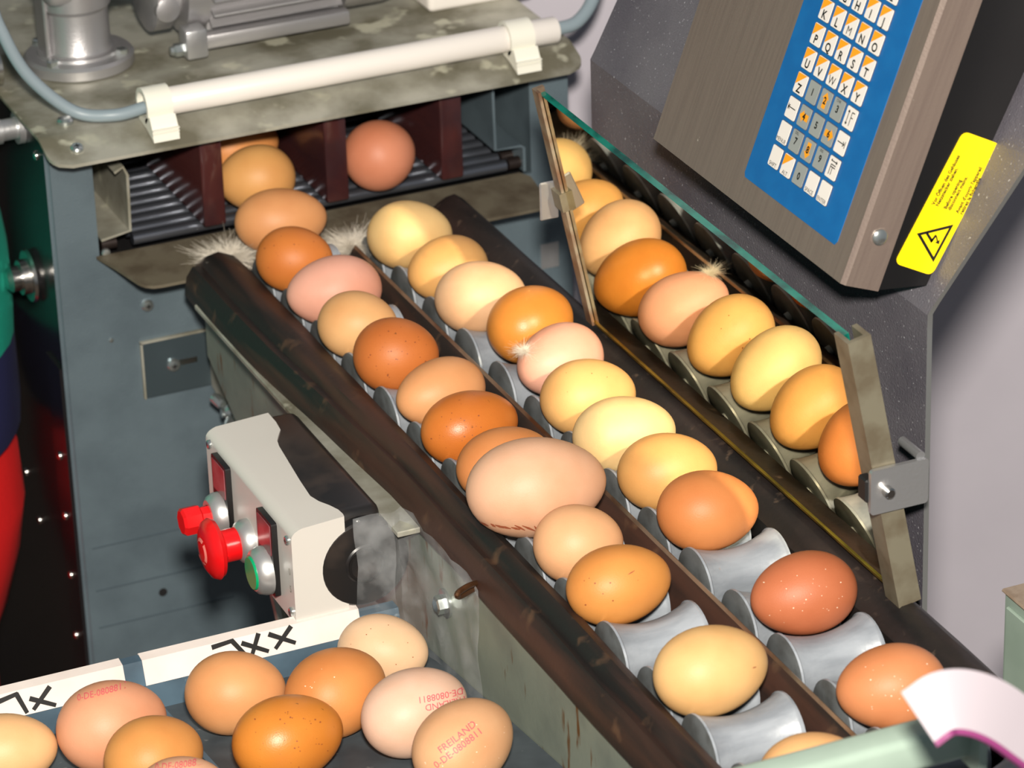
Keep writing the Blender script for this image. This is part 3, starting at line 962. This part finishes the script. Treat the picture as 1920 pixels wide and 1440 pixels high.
def paper(x0, x1):
    bm = B()
    prism(bm, strip2d([(.1425, -.0556), (.1470, -.0421), (.1536, -.0413), (.1566, -.0450)], .0004), 'x', x0, x1)
    return obj('paper_label', bm, M_paper, tr)
p1 = paper(-.2555, -.1290)
p2 = paper(-.45, -.2665)
def marker(pts, parent, w=.0014):
    """strokes on the sloping face of the rim: (x, f) with f 0 = upper edge, 1 = lower edge"""
    b = B()
    A0, A1 = Vector((0, .1465, -.0424)), Vector((0, .1424, -.0552))
    nn = Vector((0, -.945, .32))
    def P(x, f):
        q = A0.lerp(A1, f)
        return Vector((x, q.y, q.z)) + nn * .0007
    for (x0, f0, x1, f1) in pts:
        p, q = P(x0, f0), P(x1, f1)
        d = (q - p).normalized()
        s = d.cross(nn).normalized() * w
        b.faces.new([b.verts.new(v) for v in (p - s - d * .0004, q - s * .8 + d * .0004, q + s * .8 + d * .0004, p + s - d * .0004)])
    return obj('marker_letter', b, M_ink, parent, smooth=False)
marker([(-.2155, .10, -.2035, .02), (-.2040, .02, -.1965, .86)], p1)
marker([(-.1985, .22, -.1845, .80), (-.1885, .00, -.1945, .88)], p1)
marker([(-.1825, .12, -.1685, .72), (-.1695, .02, -.1800, .76)], p1)
marker([(-.3370, .22, -.3265, .08), (-.3270, .08, -.3230, .92)], p2)
marker([(-.3200, .40, -.3070, .90), (-.3085, .12, -.3190, .86)], p2)
obj('clear_tape', box(B(), -.1310, -.1180, .1420, .1565, -.0410, -.0406), M_film, tr)
obj('tray_leg', box(B(), -.50, -.48, .155, .175, -.90, -.09), M_tray, tr)
obj('tray_leg', box(B(), -.20, -.18, .158, .178, -.90, -.09), M_tray, tr)

# ------------------------------------------------------------------ eggs
EGG_T = [(-1 + 2 * k / 26) for k in range(27)]
def egg_mesh(a, b, asym):
    bm = B()
    prof = []
    n = 26
    for k in range(n + 1):
        ph = math.pi * k / n
        x = -math.cos(ph)
        r = math.sin(ph) * (1 - asym * x) * (1 - .02 * x * x)
        prof.append((x * a, max(0.0, r * b)))
    prof[0] = (-a, 0)
    prof[-1] = (a, 0)
    lathe(bm, (0, 0, 0), (1, 0, 0), prof, 40)
    return finish(bm, angle=180)

def egg_mat(name, c, speck, gloss=.38):
    c = (int(c[0] * .935), int(c[1] * .98), int(min(255, c[2] * 1.02)))
    d = tuple(max(0, int(v * .93)) for v in c)
    m = mat(name, c, gloss, c2=(d[0], int(d[1] * .95), int(d[2] * .90)), scale=22, lo=.40, hi=.75, spec=.34, bump=.10, bscale=1300,
            c3=tuple(int(v * .62) for v in c), c3scale=330 if speck else 260, c3lo=.70 if speck else .80, c3hi=.76 if speck else .9)
    return m

# name, x, y, z, half length, half width, yaw, colour, speckled, blunt end sign, label, group
OR, BR, PK, PL, CR = (214, 128, 58), (204, 112, 52), (226, 160, 132), (232, 184, 142), (240, 204, 168)
EG = [
 ('e0b', -0.0270, 0.6050, 0.0480, .0285, .0215, 10, (222, 140, 76), 0, 1, 'orange brown egg deep in the bay between two dark partitions, behind another egg'),
 ('e0', -0.0360, 0.5460, 0.0490, 0.0252, 0.0216, -12, (222, 158, 92), 0, -1, 'tan egg half behind the first partition, at the mouth of its bay'),
 ('e1', -0.0368, 0.5014, 0.0370, .0294, .0206, -12, (222, 150, 96), 0, 1, 'smooth light brown egg resting on the chute by the white down'),
 ('e2', -0.0519, 0.4370, 0.0390, 0.0240, 0.0203, -30, (210, 120, 52), 1, 1, 'small orange egg with dark freckles next to the pink egg'),
 ('e3', -0.0445, 0.3890, 0.0353, .0294, .0216, -8, (228, 160, 134), 0, -1, 'pink egg on the lane beside the control box behind a small tan egg'),
 ('e4', -0.0505, 0.3350, 0.0365, .0242, .0203, -35, (228, 168, 110), 0, 1, 'small tan egg on the lane beside the control box between pink and dark orange eggs'),
 ('e5', -0.0463, 0.2850, 0.0370, .0252, .0221, -25, (200, 110, 50), 1, 1, 'round dark orange egg with brown freckles on the lane beside the control box'),
 ('e6', -0.0394, 0.2350, 0.0330, .0280, .0196, 10, (222, 150, 98), 0, -1, 'tilted light brown egg between two dark orange eggs on the lane beside the control box'),
 ('e7', -0.0421, 0.1855, 0.0335, .0292, .0208, 5, (206, 114, 46), 1, 1, 'glossy dark orange egg two places behind the giant egg'),
 ('e8', -0.0427, 0.1350, 0.0340, .0288, .0203, 8, (208, 128, 72), 0, 1, 'brown egg mostly hidden right behind the giant egg'),
 ('e9', -0.0500, 0.0755, 0.0490, .0383, .0268, -10, (224, 168, 132), 0, 1, 'giant pale brown egg with reddish dirt smears on its underside'),
 ('e10', -0.0465, 0.0300, 0.0355, .0240, .0210, -15, (226, 164, 116), 0, 1, 'roundish pale brown egg just in front of the giant egg'),
 ('e11', -0.0461, -0.0195, 0.0355, .0285, .0208, 0, (216, 138, 68), 0, 1, 'orange egg with a small scratch before an empty roller, lane beside control box'),
 ('e12', -0.0443, -0.1223, 0.0378, .0301, .0225, 2, (230, 178, 116), 0, 1, 'creamy tan egg alone between two empty rollers'),
 ('e13', -0.0430, -0.2265, 0.0350, .0270, .0205, -5, (226, 166, 108), 0, 1, 'light orange egg partly hidden by the mint green rail'),
 ('f0', 0.0480, 0.5420, 0.0505, 0.0245, 0.0230, 25, (212, 130, 96), 0, 1, 'reddish brown egg in the bay between second and third partitions'),
 ('f1', 0.0260, 0.4395, 0.0382, 0.0268, 0.0217, -22, (226, 180, 118), 0, 1, 'pale tan egg dropping onto the lane beside the mirror by the right guard tip'),
 ('f2', 0.0301, 0.3885, 0.0345, .0261, .0205, 5, (220, 160, 94), 0, -1, 'tan egg on the lane beside the mirror, second after the chute'),
 ('f3', 0.0297, 0.3365, 0.0370, .0279, .0220, -12, (228, 178, 134), 0, 1, 'pale peach egg on the lane beside the mirror behind a tilted shiny orange egg'),
 ('f4', 0.0405, 0.2855, 0.0382, .0288, .0228, 22, (208, 128, 52), 0, 1, 'tilted shiny orange egg at the low corner of the mirror'),
 ('f5', 0.0362, 0.2355, 0.0365, .0279, .0212, 15, (226, 160, 132), 0, -1, 'pinkish egg with a bit of down stuck to its side'),
 ('f6', 0.0310, 0.1850, 0.0362, .0279, .0220, -8, (224, 166, 100), 0, 1, 'light tan egg on the lane beside the mirror just behind the palest egg'),
 ('f7', 0.0289, 0.1325, 0.0366, .0294, .0214, -10, (234, 192, 134), 0, 1, 'palest cream egg of the lane beside the mirror'),
 ('f8', 0.0313, 0.0825, 0.0356, .0279, .0215, -10, (220, 158, 92), 0, 1, 'tan egg on the lane beside the mirror behind the darker last egg before the gap'),
 ('f9', 0.0295, 0.0295, 0.0370, .0275, .0219, -15, (210, 128, 72), 0, 1, 'brown egg at the end of the unbroken row beside the mirror before an empty roller'),
 ('f10', 0.0342, -0.0710, 0.0355, .0287, .0215, -2, (192, 108, 70), 0, -1, 'reddish brown egg with white specks between two bare rollers of the lane beside the mirror'),
 ('f11', 0.0293, -0.1725, 0.0352, .0277, .0213, -12, (204, 126, 80), 0, -1, 'reddish orange egg beside the white strap'),
 ('t1', -.1316, .1045, -.0465, .0252, .0203, -35, (230, 184, 144), 0, 1, 'pale beige egg in the tray corner by the steel panel'),
 ('t2', -.1755, .0605, -.0371, .0296, .0237, 20, (214, 134, 72), 0, 1, 'orange brown egg in the tray below the pale corner egg'),
 ('t3', -.2213, .0925, -.0424, .0272, .0225, -15, (222, 152, 98), 0, 1, 'light brown egg in the tray touching the rim under the XXL marking'),
 ('t4', -.2175, .0215, -.0330, .0302, .0228, 5, (206, 122, 46), 1, 1, 'shiny dark golden egg with fine specks in the tray'),
 ('t5', -.1490, .0145, -.0315, .0307, .0229, 15, (230, 184, 156), 0, 1, 'pale pinkish egg with upside down red stamp in the tray'),
 ('t6', -.1420, -.0345, -.0262, .0315, .0226, 30, (222, 164, 118), 0, 1, 'beige egg with legible red stamp in the tray against the panel'),
 ('t7', -.2925, .0860, -.0398, .0300, .0240, 5, (222, 150, 112), 0, 1, 'pinkish brown egg with faint stamp in the tray beside the XL marking'),
 ('t8', -.2850, .0385, -.0356, .0267, .0222, 10, (214, 142, 76), 0, 1, 'golden brown egg in the tray just in front of the pinkish brown one'),
 ('t9', -.3482, .0954, -.0456, .0272, .0200, -10, (228, 172, 118), 0, 1, 'light tan egg in the tray directly under the letters XL'),
 ('t10', -.2866, -.0093, -.0310, .0249, .0202, 0, (222, 162, 124), 0, 1, 'beige egg with red stamp on top, last in the XL tray lane'),
]
EGGS = {}
for (nm, x, y, z, a, b, yaw, col, sp, bl, lab) in EG:
    me = egg_mesh(a, b, .085)
    o = obj('egg', me, egg_mat('eggshell_' + nm, col, sp, .36 if nm in ('f4', 't4', 'e7') else .50))
    o.location = (x, y, z)
    o.rotation_euler = (R_.uniform(0, 6.28), 0, math.radians(yaw + (180 if bl < 0 else 0)))
    grp = 'eggs in the tray' if nm[0] == 't' else ('eggs on the lane beside the control box' if nm[0] == 'e' else 'eggs on the lane beside the mirror')
    tag(o, lab, 'egg', grp)
    EGGS[nm] = o
bpy.context.view_layer.update()

def stamp(nm, me, centre_off, ang, mats=M_stamp, name='stamp'):
    """press flat lettering onto the shell: the print plane faces the upper near side of the egg"""
    o = EGGS[nm]
    mw = o.matrix_world
    vw = [mw @ v.co for v in o.data.vertices]
    tree = BVHTree.FromPolygons(vw, [list(p.vertices) for p in o.data.polygons])
    d = -LOOK
    c = o.location + RIGHT * centre_off[0] + UP * centre_off[1]
    r = RIGHT * math.cos(ang) + UP * math.sin(ang)
    u = -RIGHT * math.sin(ang) + UP * math.cos(ang)
    bmx = B()
    bmx.from_mesh(me)
    bmesh.ops.triangulate(bmx, faces=bmx.faces)
    inv = mw.inverted()
    for v in bmx.verts:
        p = c + r * v.co.x + u * v.co.y
        hit, nrm, _, _ = tree.ray_cast(p + d * .2, -d)
        if hit is None:
            hit, nrm, _, _ = tree.find_nearest(p + d * .01)
        v.co = inv @ (hit + nrm * .00025)
    return obj(name, bmx, mats, o, local=True, smooth=False)
stamp('t6', text_mesh('    FREILAND\n0-DE-0808811', .0050, 'CENTER', line=.95), (-.004, .002), math.radians(37))
stamp('t5', text_mesh('FREILAND\n0-DE-0808811', .0046, 'CENTER', line=.95), (.0155, .0075), math.radians(180 + 8))
stamp('t7', text_mesh('0-DE-0808811', .0044), (-.004, .0185), math.radians(14))
stamp('t10', text_mesh('0-DE-0808811', .0042), (.000, .0165), math.radians(6))
# dirt streaks on the giant egg, scratches on two others
def streaks(nm, segs, m, w=.0005):
    b = B()
    for (x0, y0, x1, y1) in segs:
        p, q = Vector((x0, y0, 0)), Vector((x1, y1, 0))
        dd = (q - p)
        nn = Vector((-dd.y, dd.x, 0)).normalized() * w
        vs = [[b.verts.new(p.lerp(q, t) + nn * s * (1 - abs(2 * t - 1) * .7)) for s in (-1, 1)] for t in (0, .25, .5, .75, 1)]
        for a_, c_ in zip(vs, vs[1:]):
            b.faces.new((a_[0], a_[1], c_[1], c_[0]))
    me = bpy.data.meshes.new('streak')
    b.to_mesh(me)
    b.free()
    return stamp(nm, me, (0, 0), 0, m, 'dirt_mark')
M_smear = mat('dirt_smear', (150, 78, 48), .6)
rg = random.Random(11)
streaks('e9', [(-.030 + .004 * k + rg.uniform(-.002, .002), -.0185 - .0006 * k * (1 if k < 5 else .4), -.026 + .004 * k + rg.uniform(-.001, .002), -.0205 - .0004 * k) for k in range(8)], M_smear, .0006)
streaks('e11', [(.004, .006, .0075, .008)], M_smear, .0003)
streaks('e12', [(.0195, .002, .0215, .0025)], M_smear, .0003)

def freckles(nm, pts, m):
    b = B()
    for (x, y, r) in pts:
        b.faces.new([b.verts.new((x + r * math.cos(t), y + r * math.sin(t) * .8, 0)) for t in (2 * math.pi * k / 8 for k in range(8))])
    me = bpy.data.meshes.new('freckle')
    b.to_mesh(me)
    b.free()
    o = stamp(nm, me, (0, 0), 0, m, 'freckles')
    o['kind'] = 'stuff'
    return o
M_freck = mat('freckle', (136, 70, 34), .6)
for nm, nf in (('e2', 12), ('e5', 26), ('e7', 30), ('t4', 34), ('f6', 8), ('t1', 10), ('e11', 8)):
    rf = random.Random(len(nm) * 31 + nf)
    ra, rb_ = EGGS[nm].data.vertices[-1].co.x * .8, .0165
    pts = []
    for _ in range(nf):
        a, q = rf.uniform(0, 6.28), math.sqrt(rf.uniform(0, 1))
        pts.append((abs(ra) * q * math.cos(a), rb_ * q * math.sin(a), rf.choice((.00022, .00028, .00035, .0005))))
    freckles(nm, pts, M_freck)
M_fleck = mat('white_fleck', (226, 196, 170), .6)
for nm, nf in (('f10', 26), ('f11', 18), ('t6', 16), ('t2', 10)):
    rf = random.Random(nf * 7)
    freckles(nm, [(rf.uniform(-.022, .022), rf.uniform(-.014, .014), rf.choice((.0002, .00028, .0004))) for _ in range(nf)], M_fleck)

# ------------------------------------------------------------------ down feathers
def down(loc, size, n, seed, label, flat=.5):
    rg = random.Random(seed)
    b = B()
    for k in range(n * 9):
        a = rg.uniform(0, 2 * math.pi)
        el = rg.uniform(.05, 1.2)
        L = size * rg.uniform(.45, 1.0)
        d = Vector((math.cos(a) * math.cos(el), math.sin(a) * math.cos(el), math.sin(el) * flat))
        c = Vector((rg.uniform(-1, 1), rg.uniform(-1, 1), rg.uniform(-.5, .5))) * size * .6
        L *= .6 + .4 * (k % 3 == 0)
        P = [Vector((0, 0, 0)) + c * (t * t) * 1.2 + d * L * t for t in (0, .35, .7, 1)]
        tube(b, [p + Vector((rg.uniform(-1, 1), rg.uniform(-1, 1), 0)) * size * .10 for p in P], size * .006, 3, lambda t: 1.1 - t * .8)
    o = obj('down_feather', b, M_down)
    o.location = loc
    return tag(o, label, 'feather', 'down feathers on the conveyor')
down((-.0720, .5060, .0150), .021, 170, 1, 'tuft of whitish down at the tip of the outer side guard')
down((.0040, .4860, .0150), .020, 190, 2, 'bright tuft of white down at the head of the lane divider')
down((.0135, .2330, .0480), .009, 90, 3, 'small wisp of down stuck on the pinkish egg')
down((.0620, .5000, .0160), .010, 60, 4, 'thin wisp of grey down by the tip of the inner side guard')
ac = obj('amber_cap', lathe(B(), (.0690, .5060, .0110), (-.3, -.5, .8), [(0, .004), (.006, .004), (.008, .0025), (.008, 0)], 14), M_orangecap, cv)

# ------------------------------------------------------------------ foreground rail, strap and mint cabinet
rl = thing('guide_rail', (-.04, -.31, .10), 'mint green painted rail crossing above the end of the conveyor', 'rail')
bm = B()
prism(bm, rrect(-.318, -.300, .086, .104, .004, 3), 'x', -.135, -.012)
obj('rail_bar', bm, M_mint, rl)
bm = B()
prism(bm, rrect(-.3265, -.2915, .082, .1085, .003, 3), 'x', -.0125, -.0085)
obj('end_plate', bm, M_mint, rl)
obj('rail_post', box(B(), -.135, -.118, -.318, -.300, -.90, .090, .003, 2), M_mint, rl)

st = thing('white_strap', (-.06, -.42, .05), 'curled white webbing strap with violet colour fringe over the rail end', 'strap')
path = smooth_path([(-.0960, -.416, .1835), (-.0840, -.418, .1895), (-.0690, -.420, .1850), (-.0530, -.422, .1720), (-.0370, -.424, .1520), (-.0250, -.426, .112), (-.014, -.428, .07), (-.008, -.43, .02)], 8)
bm = B()
secs = []
for i, p in enumerate(path):
    d = (path[min(i + 1, len(path) - 1)] - path[max(i - 1, 0)]).normalized()
    wdir = Vector((.42, .45, .78))
    wdir = (wdir - d * wdir.dot(d)).normalized()
    nn = d.cross(wdir)
    hw = .0125
    secs.append([p - wdir * hw - nn * .0010, p + wdir * hw - nn * .0010, p + wdir * hw + nn * .0010, p - wdir * hw + nn * .0010])
obj('strap_band', sweep(bm, secs), M_strap, st)
bm = B()
secs = []
for i, p in enumerate(path):
    d = (path[min(i + 1, len(path) - 1)] - path[max(i - 1, 0)]).normalized()
    wdir = Vector((.42, .45, .78))
    wdir = (wdir - d * wdir.dot(d)).normalized()
    nn = d.cross(wdir)
    c = p - wdir * .0130
    secs.append([c - wdir * .0012 - nn * .0013, c + wdir * .0012 - nn * .0013, c + wdir * .0012 + nn * .0013, c - wdir * .0012 + nn * .0013])
obj('violet_fringe', sweep(bm, secs), M_strapv, st)  # added strip that draws the chromatic fringe along the strap

mb = thing('mint_cabinet', (.26, -.05, -.90), 'scuffed mint green steel cabinet by the pale wall', 'cabinet')
obj('cabinet_body', box(B(), .2005, .33, -.16, .005, -.90, -.0440, .0015, 2), M_mint, mb)
obj('cabinet_top', box(B(), .199, .332, -.162, .0065, -.0440, -.0415, .001, 1), mat('rusty_mint', (150, 134, 118), .6, c2=(104, 82, 64), scale=60), mb)
obj('cabinet_door', box(B(), .1985, .2006, -.155, .0, -.80, -.0500, .0006, 1), M_mint, mb)
obj('door_knob', lathe(B(), (.1985, -.09, -.30), (-1, 0, 0), [(0, .006), (.012, .006), (.014, .010), (.022, .010), (.024, .006), (.024, 0)], 18), M_black, mb)

# ------------------------------------------------------------------ the person at the machine's side
pe = thing('person', (-.367, .660, -.90), 'person in teal and navy jacket and red trousers standing beside the machine', 'person')
def skin(name, verts, edges, radii, m, root=0, sub=2):
    me = bpy.data.meshes.new(name)
    me.from_pydata([Vector(v) for v in verts], edges, [])
    o = bpy.data.objects.new(name, me)
    COL.objects.link(o)
    sk = o.modifiers.new('skin', 'SKIN')
    for i, r in enumerate(radii):
        sv = me.skin_vertices[0].data[i]
        sv.radius = r if isinstance(r, tuple) else (r, r)
        sv.use_root = (i == root)
    o.modifiers.new('sub', 'SUBSURF').levels = sub
    o.modifiers['sub'].render_levels = sub
    bpy.context.view_layer.update()
    dg = bpy.context.evaluated_depsgraph_get()
    fin_ = bpy.data.meshes.new_from_object(o.evaluated_get(dg))
    bpy.data.objects.remove(o)
    for p in fin_.polygons:
        p.use_smooth = True
    fin_.materials.clear()
    return fin_
PX, PY, FZ = -.3685, .660, -.90
def W_(x, y, z):
    return (PX + x, PY + y, FZ + z)
bv = [W_(0, 0, .95), W_(0, 0, 1.10), W_(0, 0, 1.28), W_(0, 0, 1.40), W_(0, 0, 1.48), W_(0, -.015, 1.56), W_(0, -.02, 1.64), W_(0, -.01, 1.70),
      W_(.13, 0, 1.38), W_(.05, -.13, 1.16), W_(-.06, -.20, 1.06), W_(-.17, 0, 1.38), W_(-.23, -.02, 1.12), W_(-.20, -.19, 1.00),
      W_(.09, 0, .86), W_(.095, -.01, .48), W_(.10, .01, .09), W_(.105, -.12, .04), W_(-.09, 0, .86), W_(-.095, -.01, .48), W_(-.10, .01, .09), W_(-.105, -.12, .04)]
be = [(0, 1), (1, 2), (2, 3), (3, 4), (4, 5), (5, 6), (6, 7), (3, 8), (8, 9), (9, 10), (3, 11), (11, 12), (12, 13), (0, 14), (14, 15), (15, 16), (16, 17), (0, 18), (18, 19), (19, 20), (20, 21)]
br = [.110, .105, .11, .09, .05, .075, .085, .06, .050, .042, .030, .055, .042, .030, .075, .055, .040, .035, .075, .055, .040, .035]
obj('body', skin('body', bv, be, br, M_skin), M_skin, pe)
def loft(bm, levels, seg=40, fold=0.0, mats=None):
    """levels: (height, cx, cy, rx, ry)"""
    rings = []
    for h, cx, cy, rx, ry in levels:
        ring = []
        for k in range(seg):
            t = 2 * math.pi * k / seg
            w = 1 + fold * (math.sin(5 * t + h * 31) + .6 * math.sin(9 * t - h * 53))
            ring.append(bm.verts.new(W_(cx + rx * w * math.cos(t), cy + ry * w * math.sin(t), h)))
        rings.append(ring)
    for a, b in zip(rings, rings[1:]):
        for k in range(seg):
            bm.faces.new((a[k], a[(k + 1) % seg], b[(k + 1) % seg], b[k]))
    bm.faces.new(rings[0])
    bm.faces.new(rings[-1])
    return bm
bm = B()
lv = [(.775, 0, 0, .190, .140), (.79, 0, 0, .192, .142), (.815, 0, 0, .192, .142)] + [(.84 + .02 * k, 0, 0, .1915 - .00004 * k ** 3, .140 - .0006 * k) for k in range(8)] + \
     [(1.02, 0, 0, .170, .130), (1.10, 0, 0, .155, .125), (1.25, 0, 0, .158, .12), (1.36, 0, 0, .160, .10), (1.42, 0, 0, .11, .08), (1.46, 0, 0, .065, .06)]
loft(bm, lv, 48, .006)
for f in bm.faces:
    f.material_index = 1 if f.calc_center_median().z < FZ + .83 else 0
jk = obj('jacket', bm, [M_teal, M_navy], pe, angle=60)
for pts in ([(.13, 0, 1.38), (.09, -.07, 1.26), (.05, -.13, 1.16), (-.05, -.19, 1.075)], [(-.15, 0, 1.38), (-.20, -.01, 1.26), (-.23, -.03, 1.12), (-.205, -.16, 1.02)]):
    obj('sleeve', tube(B(), smooth_path([W_(*p) for p in pts], 6), .068, 16, lambda t: 1.0 - .3 * t), M_teal, jk)
bm = B()
loft(bm, [(.60, 0, 0, .150, .115), (.64, 0, 0, .168, .122), (.68, 0, 0, .180, .130), (.72, 0, 0, .187, .132), (.76, 0, 0, .186, .132), (.80, 0, 0, .180, .128), (.92, 0, 0, .15, .11)], 48, .010)
for sx in (1, -1):
    loft(bm, [(.08, .092 * sx, .01, .062, .080), (.25, .088 * sx, .0, .065, .084), (.46, .084 * sx, -.01, .070, .092), (.58, .080 * sx, 0, .076, .104), (.68, .080 * sx, 0, .076, .108)], 32, .012)
obj('trousers', bm, M_redc, pe, angle=60)
obj('hair', lathe(B(), W_(0, 0, 1.60), (0, .12, 1), [(0, .085), (.05, .100), (.10, .100), (.15, .07), (.17, .0)], 24), M_hair, pe)
for s in (1, -1):
    bm = B()
    x = PX + .115 * s
    box(bm, x - .048, x + .048, PY - .17, PY + .06, FZ, FZ + .075, .025, 4)
    obj('shoe', bm, M_shoe, pe)
for s in (1, -1):
    hx, hy, hz = W_(-.07 if s > 0 else -.20, -.22 if s > 0 else -.20, 1.055 if s > 0 else 1.0)
    for k, (dx, L) in enumerate(((-.027, .062), (-.009, .075), (.009, .07), (.026, .058))):
        pts = [Vector((hx + dx, hy - .02, hz)), Vector((hx + dx, hy - .02 - L * .6, hz - .012)), Vector((hx + dx, hy - .02 - L, hz - .035))]
        obj('finger', tube(B(), smooth_path(pts, 4), .0085, 8, lambda t: 1 - .25 * t), M_skin, pe)
    obj('finger', tube(B(), smooth_path([Vector((hx - .03 * s, hy + .01, hz)), Vector((hx - .052 * s, hy - .02, hz - .01)), Vector((hx - .058 * s, hy - .045, hz - .02))], 4), .0095, 8), M_skin, pe)
